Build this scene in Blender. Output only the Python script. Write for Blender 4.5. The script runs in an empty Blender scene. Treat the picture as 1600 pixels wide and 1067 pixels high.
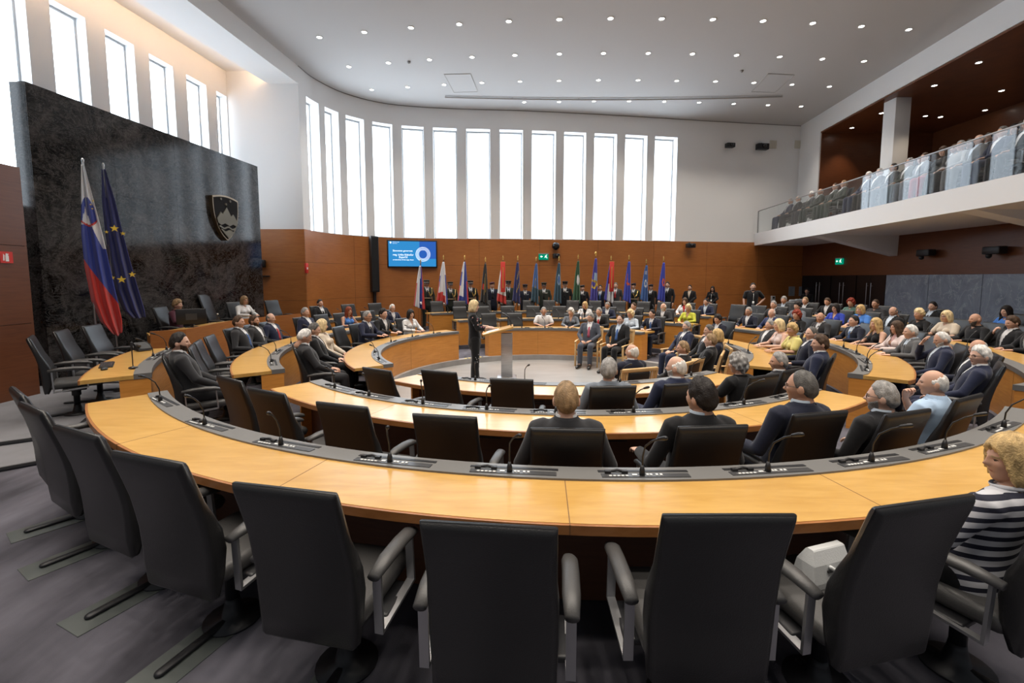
import bpy, math, random
import numpy as np
from mathutils import Vector, Matrix
random.seed(7)
R=math.radians
SC=bpy.context.scene
COL=SC.collection
# ------------------------------------------------------------------ camera model
F=711.0; TILT=R(5); H=1.92; YH=435.0
CYP=YH+F*math.tan(TILT)
cd=bpy.data.cameras.new('camera'); cam=bpy.data.objects.new('camera',cd); COL.objects.link(cam)
cd.sensor_width=36; cd.lens=F/1600*36; cd.clip_start=.05; cd.clip_end=200
cd.shift_y=(CYP-533.5)/1600
cam.location=(0,0,H); cam.rotation_euler=(R(90)-TILT,0,0)
SC.camera=cam
def ray(px,py):
    a=(px-800)/F; c=-(py-CYP)/F
    return Vector((a, math.cos(TILT)+c*math.sin(TILT), -math.sin(TILT)+c*math.cos(TILT)))
def un(px,py,z=None,Y=None):
    d=ray(px,py); k=(z-H)/d.z if z is not None else Y/d.y
    return Vector((d.x*k,d.y*k,H+d.z*k))
CX,CY=.75,9.4
def gmod(phi,r):
    # plan of the rings: near arcs slightly flattened, right-hand side drawn out
    p=phi%360; d=abs((phi-180+180)%360-180); t=r
    if r>4.6 and d<50:
        q=.011-.041*(min(d,45)/43)**2
        if d>45: q*=(50-d)/5
        t=r*(1+q)
    if 20<p<150 and r>2: t+=.45*math.sin(math.pi*(p-20)/130)**2
    return t
def ginv(phi,rt):
    r=rt
    for _ in range(6): r-=gmod(phi,r)-rt
    return r
def pol(phi,r,z=0):
    r=gmod(phi,r); p=R(phi); return Vector((CX+r*math.sin(p),CY+r*math.cos(p),z))
def phi_of(x,y): return math.degrees(math.atan2(x-CX,y-CY))
def ray_circ(px,py,r,far=True):
    d=ray(px,py); a=d.x**2+d.y**2; b=-(d.x*CX+d.y*CY); c=CX*CX+CY*CY-r*r
    q=max(0,b*b-a*c)**.5; t=(-b+(q if far else -q))/a
    return Vector((d.x*t,d.y*t,H+d.z*t))
# ------------------------------------------------------------------ object helpers
def link(o,parent=None):
    COL.objects.link(o)
    if parent is not None: o.parent=parent
    return o
def tag(o,label=None,cat=None,group=None,kind=None):
    if label: o['label']=label
    if cat: o['category']=cat
    if group: o['group']=group
    if kind: o['kind']=kind
    return o
def thing(name,label,cat,loc=(0,0,0),rz=0,group=None):
    o=bpy.data.objects.new(name,None); o.empty_display_size=.1; link(o)
    o.location=loc; o.rotation_euler=(0,0,rz)
    return tag(o,label,cat,group)
def copy_tree(o,parent=None):
    c=o.copy(); COL.objects.link(c)
    if parent is not None: c.parent=parent
    for ch in o.children: copy_tree(ch,c)
    return c
class MB:
    def __init__(s): s.v=[]; s.f=[]; s.m=[]; s.sm=[]
    def add(s,vs,fs,m=0,smooth=False,M=None):
        n=len(s.v)
        if M is not None: vs=[M@Vector(p) for p in vs]
        s.v+=[tuple(p) for p in vs]
        for f in fs: s.f.append([i+n for i in f]); s.m.append(m); s.sm.append(smooth)
        return s
    def box(s,x0,x1,y0,y1,z0,z1,m=0,M=None):
        vs=[(x,y,z) for z in (z0,z1) for y in (y0,y1) for x in (x0,x1)]
        return s.add(vs,[(0,2,3,1),(4,5,7,6),(0,1,5,4),(2,6,7,3),(0,4,6,2),(1,3,7,5)],m,False,M)
    def rbox(s,x0,x1,y0,y1,z0,z1,b=.01,m=0,M=None):   # chamfered box
        cx,cy,cz=(x0+x1)/2,(y0+y1)/2,(z0+z1)/2; hx,hy,hz=(x1-x0)/2,(y1-y0)/2,(z1-z0)/2
        b=min(b,hx*.95,hy*.95,hz*.95)
        sec=[]
        for sx,sy in ((1,1),(-1,1),(-1,-1),(1,-1)):
            for k in range(4):
                a=math.atan2(sy,sx)-math.pi/4+k*math.pi/6
                sec.append((sx*(hx-b)+b*math.cos(a),sy*(hy-b)+b*math.sin(a)))
        rings=[]
        for dz,off in ((-hz,-b),(-hz+b*.3,-b*.3),(-hz+b,0),(hz-b,0),(hz-b*.3,-b*.3),(hz,-b)):
            ring=[]
            for x,y in sec:
                fx=(hx+off)/hx; fy=(hy+off)/hy
                ring.append((cx+x*fx,cy+y*fy,cz+dz))
            rings.append(ring)
        return s.loft(rings,True,m,True,M)
    def loft(s,rings,caps=True,m=0,smooth=True,M=None,closed=True):
        n=len(rings[0]); vs=[p for r in rings for p in r]; fs=[]
        for i in range(len(rings)-1):
            for j in range(n if closed else n-1):
                k=(j+1)%n
                fs.append((i*n+j,i*n+k,(i+1)*n+k,(i+1)*n+j))
        if caps and closed:
            fs.append(tuple(range(n-1,-1,-1))); fs.append(tuple((len(rings)-1)*n+j for j in range(n)))
        return s.add(vs,fs,m,smooth,M)
    def tube(s,pts,rad,n=10,m=0,flat=1.0,up=None,caps=True,M=None):
        pts=[Vector(p) for p in pts]
        if not isinstance(rad,(list,tuple)): rad=[rad]*len(pts)
        rings=[]; prev=None
        for i,p in enumerate(pts):
            t=(pts[min(i+1,len(pts)-1)]-pts[max(i-1,0)]).normalized()
            if prev is None:
                u=Vector(up) if up else (Vector((0,0,1)) if abs(t.z)<.9 else Vector((0,1,0)))
            else: u=prev
            x=u.cross(t)
            if x.length<1e-5: x=Vector((1,0,0)).cross(t)
            x.normalize(); y=t.cross(x).normalized(); prev=y
            rings.append((p,x,y,rad[i],t))
        out=[]
        def ring(p,x,y,r): return [p+x*(r*math.cos(2*math.pi*k/n))+y*(r*flat*math.sin(2*math.pi*k/n)) for k in range(n)]
        p,x,y,r,t=rings[0]
        if caps:
            for a in (.95,.6): out.append(ring(p-t*r*math.sin(math.acos(1-a) if a<1 else 1)*.0-t*r*a*.9,x,y,r*math.sqrt(max(0.02,1-a*a))))
        for p,x,y,r,t in rings: out.append(ring(p,x,y,r))
        if caps:
            p,x,y,r,t=rings[-1]
            for a in (.6,.95): out.append(ring(p+t*r*a*.9,x,y,r*math.sqrt(max(0.02,1-a*a))))
        return s.loft(out,True,m,True,M)
    def lathe(s,prof,n=20,m=0,M=None,smooth=True,caps=True):
        rings=[[(r*math.cos(2*math.pi*k/n),r*math.sin(2*math.pi*k/n),z) for k in range(n)] for r,z in prof]
        return s.loft(rings,caps,m,smooth,M)
    def ball(s,c,rx,ry=None,rz=None,n=12,m=0,M=None):
        ry=ry or rx; rz=rz or rx
        rings=[]
        for i in range(n//2+1):
            a=-math.pi/2+math.pi*i/(n//2); q=max(.02,math.cos(a))
            rings.append([(c[0]+rx*q*math.cos(2*math.pi*k/n),c[1]+ry*q*math.sin(2*math.pi*k/n),c[2]+rz*math.sin(a)) for k in range(n)])
        return s.loft(rings,True,m,True,M)
    def prism(s,poly,y0,y1,m=0,M=None):    # polygon in xz extruded along y
        n=len(poly); vs=[(x,y0,z) for x,z in poly]+[(x,y1,z) for x,z in poly]
        fs=[tuple(range(n)),tuple(range(2*n-1,n-1,-1))]+[(j,j+n,(j+1)%n+n,(j+1)%n) for j in range(n)]
        return s.add(vs,fs,m,False,M)
    def arc(s,r0,r1,z0,z1,p0,p1,n=None,m=0):
        n=n or max(2,int(abs(p1-p0)/1.5)); rings=[]
        for i in range(n+1):
            p=p0+(p1-p0)*i/n
            rings.append([pol(p,r0,z0),pol(p,r1,z0),pol(p,r1,z1),pol(p,r0,z1)])
        # flat shaded except along the arc
        return s.loft(rings,True,m,False)
    def mesh(s,name,mats):
        me=bpy.data.meshes.new(name); me.from_pydata(s.v,[],s.f)
        for m in (mats if isinstance(mats,(list,tuple)) else [mats]): me.materials.append(m)
        me.polygons.foreach_set('material_index',s.m); me.polygons.foreach_set('use_smooth',s.sm)
        bmfix(me); me.update(); return me
    def obj(s,name,mats,parent=None,**k):
        o=bpy.data.objects.new(name,s.mesh(name,mats)); link(o,parent)
        for a,b in k.items(): o[a]=b
        return o
import bmesh
def bmfix(me):
    bm=bmesh.new(); bm.from_mesh(me); bmesh.ops.recalc_face_normals(bm,faces=bm.faces); bm.to_mesh(me); bm.free()
def struct(mb,name,mats,parent=None): return mb.obj(name,mats,parent,kind='structure')
# ------------------------------------------------------------------ materials
MATS={}
def mat(name,col,rough=.5,metal=0,spec=.5,noise=None,bump=None,emit=None,coat=0,sheen=0):
    if name in MATS: return MATS[name]
    m=bpy.data.materials.new(name); m.use_nodes=True; nt=m.node_tree; b=nt.nodes['Principled BSDF']
    c=(*col[:3],1); b.inputs['Base Color'].default_value=c; b.inputs['Roughness'].default_value=rough
    b.inputs['Metallic'].default_value=metal; b.inputs['Specular IOR Level'].default_value=spec
    b.inputs['Coat Weight'].default_value=coat; b.inputs['Sheen Weight'].default_value=sheen
    if emit: b.inputs['Emission Color'].default_value=(*emit[0],1); b.inputs['Emission Strength'].default_value=emit[1]
    if noise or bump:
        tc=nt.nodes.new('ShaderNodeTexCoord'); mp=nt.nodes.new('ShaderNodeMapping'); nt.links.new(tc.outputs['Object'],mp.inputs[0])
        nz=nt.nodes.new('ShaderNodeTexNoise'); nt.links.new(mp.outputs[0],nz.inputs['Vector'])
        if noise:
            sc,amp,stretch=noise; mp.inputs['Scale'].default_value=stretch; nz.inputs['Scale'].default_value=sc; nz.inputs['Detail'].default_value=5
            rp=nt.nodes.new('ShaderNodeValToRGB'); e=rp.color_ramp.elements
            e[0].position=.3; e[1].position=.7
            e[0].color=(*[max(0,x*(1-amp)) for x in col[:3]],1); e[1].color=(*[min(1,x*(1+amp)) for x in col[:3]],1)
            nt.links.new(nz.outputs['Fac'],rp.inputs[0]); nt.links.new(rp.outputs[0],b.inputs['Base Color'])
        if bump:
            n2=nt.nodes.new('ShaderNodeTexNoise'); n2.inputs['Scale'].default_value=bump[0]; nt.links.new(tc.outputs['Object'],n2.inputs['Vector'])
            bp=nt.nodes.new('ShaderNodeBump'); bp.inputs['Strength'].default_value=bump[1]; bp.inputs['Distance'].default_value=.01
            nt.links.new(n2.outputs['Fac'],bp.inputs['Height']); nt.links.new(bp.outputs[0],b.inputs['Normal'])
    MATS[name]=m; return m
def emis(name,col,st):
    if name in MATS: return MATS[name]
    m=bpy.data.materials.new(name); m.use_nodes=True; nt=m.node_tree; nt.nodes.clear()
    e=nt.nodes.new('ShaderNodeEmission'); e.inputs[0].default_value=(*col,1); e.inputs[1].default_value=st
    o=nt.nodes.new('ShaderNodeOutputMaterial'); nt.links.new(e.outputs[0],o.inputs[0]); MATS[name]=m; return m
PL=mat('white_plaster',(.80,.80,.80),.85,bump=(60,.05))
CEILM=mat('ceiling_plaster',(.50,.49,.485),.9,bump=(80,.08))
def woodmat(name,c0,c1,rough,scale,seamx=None,coat=0):
    m=bpy.data.materials.new(name); m.use_nodes=True; nt=m.node_tree; b=nt.nodes['Principled BSDF']
    b.inputs['Roughness'].default_value=rough; b.inputs['Coat Weight'].default_value=coat; b.inputs['Coat Roughness'].default_value=.15
    tc=nt.nodes.new('ShaderNodeTexCoord'); mp=nt.nodes.new('ShaderNodeMapping'); nt.links.new(tc.outputs['Object'],mp.inputs[0])
    mp.inputs['Scale'].default_value=scale
    n1=nt.nodes.new('ShaderNodeTexNoise'); n1.inputs['Scale'].default_value=3; n1.inputs['Detail'].default_value=8; n1.inputs['Distortion'].default_value=.6
    n2=nt.nodes.new('ShaderNodeTexNoise'); n2.inputs['Scale'].default_value=.6; n2.inputs['Detail'].default_value=2
    nt.links.new(mp.outputs[0],n1.inputs['Vector']); nt.links.new(tc.outputs['Object'],n2.inputs['Vector'])
    rp=nt.nodes.new('ShaderNodeValToRGB'); e=rp.color_ramp.elements; e[0].position=.28; e[1].position=.72
    e[0].color=(*c0,1); e[1].color=(*c1,1); nt.links.new(n1.outputs['Fac'],rp.inputs[0])
    mx=nt.nodes.new('ShaderNodeMix'); mx.data_type='RGBA'; mx.blend_type='MULTIPLY'; mx.inputs[0].default_value=.5
    r2=nt.nodes.new('ShaderNodeValToRGB'); r2.color_ramp.elements[0].color=(.65,.62,.6,1); r2.color_ramp.elements[1].color=(1,1,1,1)
    r2.color_ramp.elements[0].position=.3; r2.color_ramp.elements[1].position=.65
    nt.links.new(n2.outputs['Fac'],r2.inputs[0]); nt.links.new(rp.outputs[0],mx.inputs[6]); nt.links.new(r2.outputs[0],mx.inputs[7])
    nt.links.new(mx.outputs[2],b.inputs['Base Color']); MATS[name]=m; return m
HONEY=woodmat('honey_worktop_wood',(.55,.305,.075),(.66,.395,.118),.28,(1.2,6,1.2),coat=.25)
EDGEW=woodmat('worktop_edge_wood',(.30,.115,.03),(.40,.165,.05),.35,(3,3,9))
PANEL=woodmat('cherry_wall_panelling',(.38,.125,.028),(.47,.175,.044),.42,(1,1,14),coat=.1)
DESKP=woodmat('desk_front_panelling',(.60,.235,.040),(.74,.32,.068),.38,(1,1,12),coat=.15)
DARKW=woodmat('dark_desk_back_wood',(.085,.030,.011),(.12,.045,.017),.45,(1,1,12))
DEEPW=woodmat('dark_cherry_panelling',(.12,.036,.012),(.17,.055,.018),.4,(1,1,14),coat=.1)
PALEW=woodmat('pale_beech',(.66,.42,.18),(.78,.53,.26),.4,(2,2,8))
LEATH=mat('black_leather',(.013,.0125,.013),.38,spec=.55,bump=(180,.12))
LEATHG=mat('grey_leather',(.055,.053,.052),.42,spec=.5,bump=(180,.1))
BLACK=mat('black_plastic',(.012,.012,.014),.45)
GREYC=mat('console_grey',(.15,.147,.143),.4,metal=.0)
DGREY=mat('console_dark',(.05,.05,.052),.35)
STEEL=mat('brushed_steel',(.50,.50,.51),.32,metal=.9,noise=(4,.15,(1,1,30)))
ALU=mat('satin_aluminium',(.40,.40,.41),.38,metal=.85)
WHITEP=mat('white_plastic',(.8,.8,.78),.4)
GOLD=mat('gold',(.75,.52,.16),.3,metal=.9)
CARPET=mat('grey_carpet',(.098,.094,.112),.95,spec=.1,noise=(2.2,.62,(1,.3,1)),bump=(350,.35))
CARPL=mat('light_grey_carpet',(.20,.20,.215),.95,spec=.1,noise=(1.6,.15,(1,1,1)),bump=(350,.3))
STONEF=mat('pale_stone_floor',(.30,.295,.29),.28,noise=(1.2,.10,(1,4,1)))
STONEK=mat('grey_stone_kerb',(.33,.32,.315),.4,noise=(3,.15,(1,1,1)))
def stone(name,c0,c1,vein,scale,rough,vs):
    m=bpy.data.materials.new(name); m.use_nodes=True; nt=m.node_tree; b=nt.nodes['Principled BSDF']; b.inputs['Roughness'].default_value=rough
    tc=nt.nodes.new('ShaderNodeTexCoord')
    n=nt.nodes.new('ShaderNodeTexNoise'); n.inputs['Scale'].default_value=scale; n.inputs['Detail'].default_value=9; n.inputs['Roughness'].default_value=.65; n.inputs['Distortion'].default_value=1.2
    nt.links.new(tc.outputs['Object'],n.inputs['Vector'])
    rp=nt.nodes.new('ShaderNodeValToRGB'); e=rp.color_ramp.elements; e[0].position=.35; e[1].position=.7; e[0].color=(*c0,1); e[1].color=(*c1,1)
    nt.links.new(n.outputs['Fac'],rp.inputs[0])
    mp=nt.nodes.new('ShaderNodeMapping'); mp.inputs['Rotation'].default_value=(.5,.4,.3); mp.inputs['Scale'].default_value=vs; nt.links.new(tc.outputs['Object'],mp.inputs[0])
    w=nt.nodes.new('ShaderNodeTexNoise'); w.inputs['Scale'].default_value=1.5; w.inputs['Detail'].default_value=6; w.inputs['Distortion'].default_value=2.5; nt.links.new(mp.outputs[0],w.inputs['Vector'])
    r2=nt.nodes.new('ShaderNodeValToRGB'); q=r2.color_ramp.elements; q[0].position=.48; q[0].color=(0,0,0,1); q[1].position=.5; q[1].color=(1,1,1,1)
    q=r2.color_ramp.elements.new(.52); q.color=(0,0,0,1)
    nt.links.new(w.outputs['Fac'],r2.inputs[0])
    mx=nt.nodes.new('ShaderNodeMix'); mx.data_type='RGBA'; nt.links.new(r2.outputs[0],mx.inputs[0])
    ml=nt.nodes.new('ShaderNodeMath'); ml.operation='MULTIPLY'; ml.inputs[1].default_value=.55; nt.links.new(r2.outputs[0],ml.inputs[0]); nt.links.new(ml.outputs[0],mx.inputs[0])
    nt.links.new(rp.outputs[0],mx.inputs[6]); mx.inputs[7].default_value=(*vein,1); nt.links.new(mx.outputs[2],b.inputs['Base Color'])
    MATS[name]=m; return m
SLAB=stone('dark_marble',(.003,.003,.0032),(.070,.063,.061),(.17,.16,.155),1.2,.10,(1.6,1.0,2.2))
SLAB.node_tree.nodes['Principled BSDF'].inputs['Specular IOR Level'].default_value=.26
_n=SLAB.node_tree; _t=[n for n in _n.nodes if n.type=='TEX_NOISE']; _t[0].inputs['Detail'].default_value=14; _t[0].inputs['Roughness'].default_value=.82; _t[1].inputs['Scale'].default_value=2.2; _c=[n for n in _n.nodes if n.type=='VALTORGB'][0].color_ramp.elements; _c[0].position=.44; _c[1].position=.64; _t[1].inputs['Roughness'].default_value=.75
GSTONE=stone('blue_grey_stone',(.19,.215,.26),(.34,.37,.42),(.5,.52,.54),1.3,.4,(1.2,1.2,.6))
def glassmat(name,tint,ior=1.5,tr=1.0):
    m=bpy.data.materials.new(name); m.use_nodes=True; nt=m.node_tree; nt.nodes.clear()
    t=nt.nodes.new('ShaderNodeBsdfTransparent'); t.inputs[0].default_value=(*tint,1)
    g=nt.nodes.new('ShaderNodeBsdfGlossy'); g.inputs['Roughness'].default_value=.0; g.inputs[0].default_value=(1,1,1,1)
    fr=nt.nodes.new('ShaderNodeFresnel'); ge=nt.nodes.new('ShaderNodeNewGeometry'); mp=nt.nodes.new('ShaderNodeMapRange'); mp.inputs[3].default_value=ior; mp.inputs[4].default_value=1/ior; nt.links.new(ge.outputs['Backfacing'],mp.inputs[0]); nt.links.new(mp.outputs[0],fr.inputs[0])
    mx=nt.nodes.new('ShaderNodeMixShader'); nt.links.new(fr.outputs[0],mx.inputs[0]); nt.links.new(t.outputs[0],mx.inputs[1]); nt.links.new(g.outputs[0],mx.inputs[2])
    o=nt.nodes.new('ShaderNodeOutputMaterial'); nt.links.new(mx.outputs[0],o.inputs[0]); MATS[name]=m; return m
RAILG=glassmat('balustrade_glass',(.95,.97,.98),1.32)
CLEARG=glassmat('clear_glass',(.93,.95,.95),1.45)
WINM=emis('frosted_daylight_glass',(.78,.89,1.0),3.6)
LAMPM=emis('lamp_lens',(1,.94,.85),14)
# ================================================================== ROOM SHELL
ZW=3.5; ZC=8.55; ZH=7.8; YF=14.84
WP=[(-6.70,14.84),(-6.6,15.7),(-6.2,16.7),(-5.55,17.45),(-4.7,17.98),(-3.5,18.3),(-2.0,18.5),(.3,18.68),(2.5,18.95),(5.2,19.35),(8.5,19.9),(13.3,20.6)]
def catmull(P,n=24):
    P=[Vector(p) for p in P]; Q=[2*P[0]-P[1]]+P+[2*P[-1]-P[-2]]; out=[]
    for i in range(1,len(Q)-2):
        a,b,c,d=Q[i-1:i+3]
        for k in range(n):
            t=k/n; out.append(.5*((2*b)+(c-a)*t+(2*a-5*b+4*c-d)*t*t+(3*b-a-3*c+d)*t**3))
    return out+[P[-1]]
WC=catmull([Vector((x,y,0)) for x,y in WP])
WPX=[800+F*p.x/(p.y*1.0) for p in WC]
def wall_at(px,py=400):
    k=ray(px,py); k=k.x/k.y
    for i in range(len(WC)-1):
        a,b=WC[i],WC[i+1]; fa=a.x-k*a.y; fb=b.x-k*b.y
        if fa<=0<=fb: return i+(0 if fb==fa else -fa/(fb-fa))
    return 0 if k<0 else len(WC)-1
def wpt(u):
    i=min(int(u),len(WC)-2); return WC[i].lerp(WC[i+1],u-i)
def wn(u):
    t=(wpt(min(u+.5,len(WC)-1))-wpt(max(u-.5,0))).normalized(); return Vector((-t.y,t.x,0))
def wrange(u0,u1):
    return [u0]+[i for i in range(int(u0)+1,int(math.ceil(u1))) if i-u0>.05 and u1-i>.05]+[u1]
def strip(mb,us,z0,z1,off=0,m=0,smooth=True):
    vs=[]; 
    for u in us:
        p=wpt(u)+wn(u)*off; vs+=[(p.x,p.y,z0),(p.x,p.y,z1)]
    mb.add(vs,[(2*i,2*i+2,2*i+3,2*i+1) for i in range(len(us)-1)],m,smooth)
UM=len(WC)-1
win_px=[(483,502),(511,532),(543,571),(584,614.5),(629,663),(677.5,714),(729,766),(780.6,817),(831,868),(881,915),(928,963),(976,1010),(1022,1057)]
wins=[(wall_at(a,280),wall_at(b,280)) for a,b in win_px]
wb=MB(); prev=0; D=.38
for a,b in wins:
    strip(wb,wrange(prev,a),ZW,ZC); strip(wb,wrange(a,b),ZH,ZC); prev=b
strip(wb,wrange(prev,UM),ZW,ZC)
# reveals
for a,b in wins:
    for u in (a,b):
        p=wpt(u); q=p+wn((a+b)/2)*D; wb.add([(p.x,p.y,ZW),(q.x,q.y,ZW),(q.x,q.y,ZH),(p.x,p.y,ZH)],[(0,1,2,3)])
    us=wrange(a,b); n=wn((a+b)/2)
    for z in (ZW+.01,ZH):
        vs=[]
        for u in us: p=wpt(u); q=p+n*D; vs+=[(p.x,p.y,z),(q.x,q.y,z)]
        wb.add(vs,[(2*i,2*i+2,2*i+3,2*i+1) for i in range(len(us)-1)])
struct(wb,'wall_back',PL)
def window(name,A,B,z0,z1,n,D,label):
    """frosted pane and thin frame set back in a reveal; A,B wall-plane ends"""
    A=A+n*D; B=B+n*D; d=(B-A); w=d.length; d.normalize(); f=.045
    M=Matrix(((d.x,n.x,0,A.x),(d.y,n.y,0,A.y),(0,0,1,0),(0,0,0,1)))
    fr=MB(); fr.box(0,f,-.03,.04,z0,z1,M=M); fr.box(w-f,w,-.03,.04,z0,z1,M=M); fr.box(f,w-f,-.03,.04,z0,z0+f,M=M); fr.box(f,w-f,-.03,.04,z1-f,z1,M=M)
    o=struct(fr,name,mat('window_frame_grey',(.45,.47,.49),.5)); 
    pn=MB(); pn.box(f,w-f,.0,.015,z0+f,z1-f,M=M); pn.obj('frosted_pane',WINM,o)
    return o
for i,(a,b) in enumerate(wins): window('window_%d'%(i+1),wpt(a),wpt(b),ZW+.02,ZH-.02,wn((a+b)/2),D,'')
# wainscot panels on a dark backing
def wains(name,us,z0,z1,mtl,hj,vjoint):
    mb=MB(); strip(mb,us,z0,z1,.0,1)
    L=[0]
    for i in range(1,len(us)): L.append(L[-1]+(wpt(us[i])-wpt(us[i-1])).length)
    nP=max(1,round(L[-1]/vjoint)); zs=[z0]+hj+[z1]
    def at(s):
        for i in range(1,len(us)):
            if L[i]>=s-1e-6: 
                t=(s-L[i-1])/max(1e-6,L[i]-L[i-1]); return us[i-1]+(us[i]-us[i-1])*t
        return us[-1]
    for k in range(nP):
        u0,u1=at(L[-1]*k/nP+.004),at(L[-1]*(k+1)/nP-.004)
        for j in range(len(zs)-1): strip(mb,wrange(u0,u1),zs[j]+.004,zs[j+1]-.004,-.025,0)
    # top capping
    vs=[]
    for u in us:
        p=wpt(u)-wn(u)*.025; q=wpt(u); vs+=[(p.x,p.y,z1),(q.x,q.y,z1)]
    mb.add(vs,[(2*i,2*i+1,2*i+3,2*i+2) for i in range(len(us)-1)],0)
    return struct(mb,name,[mtl,BLACK])
wains('trim_1',wrange(0,UM),0,ZW,PANEL,[1.2,2.45],2.4)
# --- flank of the left bay (faces the camera) and the bay itself
XB=lambda y:-8.95-.09*(YF-y)
C0=WC[0]; fl=MB()
fl.add([(XB(YF),YF,ZW),(C0.x,YF,ZW),(C0.x,YF,ZC),(XB(YF),YF,ZC)],[(0,1,2,3)])
struct(fl,'wall_left_flank',PL)
fw=MB(); zs=[0,1.2,2.45,ZW]
for j in range(3): fw.box(XB(YF),C0.x+.02,(YF-.03),YF,zs[j]+.004,zs[j+1]-.004)
fw.box(XB(YF),C0.x+.02,YF,(YF+.02),0,ZW,1)
struct(fw,'trim_2',[PANEL,BLACK])
def bay_y(px,py):
    k=ray(px,py); k=k.x/k.y; return -(8.95+.09*YF)/(k-.09)
lw=[(-30,-60,38,-12),(77,8,133,28),(164,53,209,69),(233,92,270,103),(291,120,322,131),(338,146,364,155)]
lw=[(bay_y(a,b),bay_y(c,d)) for a,b,c,d in lw]; lw.insert(0,(lw[0][0]-1.75,lw[0][0]-1.0))
bw=MB(); DB=.3; nb=Vector((-1,.108,0)).normalized(); prev=2.0; Z0=3.3; ZHB=7.6
def bq(y0,y1,z0,z1): bw.add([(XB(y0),y0,z0),(XB(y1),y1,z0),(XB(y1),y1,z1),(XB(y0),y0,z1)],[(0,1,2,3)])
for i,(a,b) in enumerate(lw):
    b=min(b,YF-.02); bq(prev,a,0,8.4); bq(a,b,ZHB,8.4); bq(a,b,0,Z0); prev=b
    A=Vector((XB(a),a,0)); B=Vector((XB(b),b,0))
    for P in (A,B):
        Q=P+nb*DB; bw.add([(P.x,P.y,Z0),(Q.x,Q.y,Z0),(Q.x,Q.y,ZHB),(P.x,P.y,ZHB)],[(0,1,2,3)])
    for z in (Z0,ZHB):
        QA=A+nb*DB; QB=B+nb*DB; bw.add([(A.x,A.y,z),(B.x,B.y,z),(QB.x,QB.y,z),(QA.x,QA.y,z)],[(0,1,2,3)])
    window('window_%d'%(14+i),A,B,Z0+.01,ZHB-.01,nb,DB-.03,'')
bq(prev,(YF+.01),0,8.4)
struct(bw,'wall_left',PL)
# bulkhead face, soffit and cove ceiling over the bay
bl=[(-6.70,14.84),(-6.84,13.6),(-6.98,12.2),(-7.13,10.5),(-7.25,7.5),(-7.4,5.0),(-7.5,2.0)]
so=MB(); n=len(bl); ZS=8.0
so.loft([[(x,y,ZS),(x,y,ZC),(x-.12,y,ZC),(x-.95-.05*(YF-y)*(y>8)-.34*(y<=8),y,ZS+.14),(x-.95-.05*(YF-y)*(y>8)-.34*(y<=8),y,ZS)] for x,y in bl],True,0,False)
struct(so,'trim_3',PL)
cv=MB(); cv.loft([[(x-.1,y,8.44),(x-.1,y,8.5),(XB(y)-.4,y,8.5),(XB(y)-.4,y,8.36)] for x,y in bl],True,0,False)
struct(cv,'ceiling_cove',PL)
led=MB()
for (x0,y0),(x1,y1) in zip(bl[:-1],bl[1:]):
    f_=lambda x,y:Vector((x-.90-.05*(YF-y)*(y>8)-.34*(y<=8),y,8.17)); a=f_(x0,y0); b=f_(x1,y1); led.tube([a,b],.018,6)
tag(led.obj('cove_light',emis('warm_strip',(1,.62,.34),26)),'warm light strip hidden on the cove ledge above the left windows','light')
# ceiling slab, follows the room outline
ce=MB()
pts=[(x,y) for x,y in reversed(bl)]+[(p.x,p.y) for p in WC[1:]]+[(13.3,2.0)]
ce.add([(x,y,ZC) for x,y in pts]+[(x,y,ZC+.15) for x,y in pts],[tuple(range(len(pts))),tuple(range(2*len(pts)-1,len(pts)-1,-1))])
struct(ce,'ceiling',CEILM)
# shadow-gap line between ceiling and back wall
sg=MB(); strip(sg,wrange(0,UM),ZC-.03,ZC,-.012,0); struct(sg,'trim_4',mat('shadow_gap',(.25,.24,.23),.9))
# --- left near panelled block
lp=MB()
for j,(z0,z1) in enumerate(((0,1.22),(1.22,2.42),(2.42,3.62))): lp.box(-7.60,-7.57,2.6,7.17,z0+.004,z1-.004)
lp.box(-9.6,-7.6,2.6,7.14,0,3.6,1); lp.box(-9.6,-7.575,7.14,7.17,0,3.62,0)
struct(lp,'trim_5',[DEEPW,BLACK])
# --- right side: gallery, lower wall
XR=13.0
GF=lambda y:10.62-.0962*(20.0-y)     # gallery front line
ZG0,ZG1=3.36,3.88
gs=MB(); ys=[20.3,18,16,14,12,10,8.4,6,4,2]
gs.loft([[(GF(y),y,ZG0),(GF(y),y,ZG1),(17.2,y,ZG1),(17.2,y,ZG0)] for y in ys],True,0,False)
struct(gs,'trim_6',PL)
for i,yb in enumerate((15.65,9.9)):
    br=MB(); w=.19
    br.loft([[(GF(yb)+.08,yb+s*w,ZG0+.01) for s in (-1,1)]+[(GF(yb)+.08,yb+s*w,ZG0) for s in (1,-1)],
             [(XR,yb+s*w,ZG0+.01) for s in (-1,1)]+[(XR,yb+s*w*.9,2.68) for s in (1,-1)]],True,0,False)
    struct(br,'trim_%d'%(7+i),PL)
rw=MB()   # lower right wall: dark wood above, doors and stone set in
ZD=2.04
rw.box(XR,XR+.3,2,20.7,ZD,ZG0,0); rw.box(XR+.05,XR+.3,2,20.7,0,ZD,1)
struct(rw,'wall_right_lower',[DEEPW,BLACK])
st=MB(); yy=15.86
while yy>2.2: st.box(XR-.01,XR+.05,yy-1.62,yy-.006,0,ZD-.004); yy-=1.63
struct(st,'trim_9',GSTONE)
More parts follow.
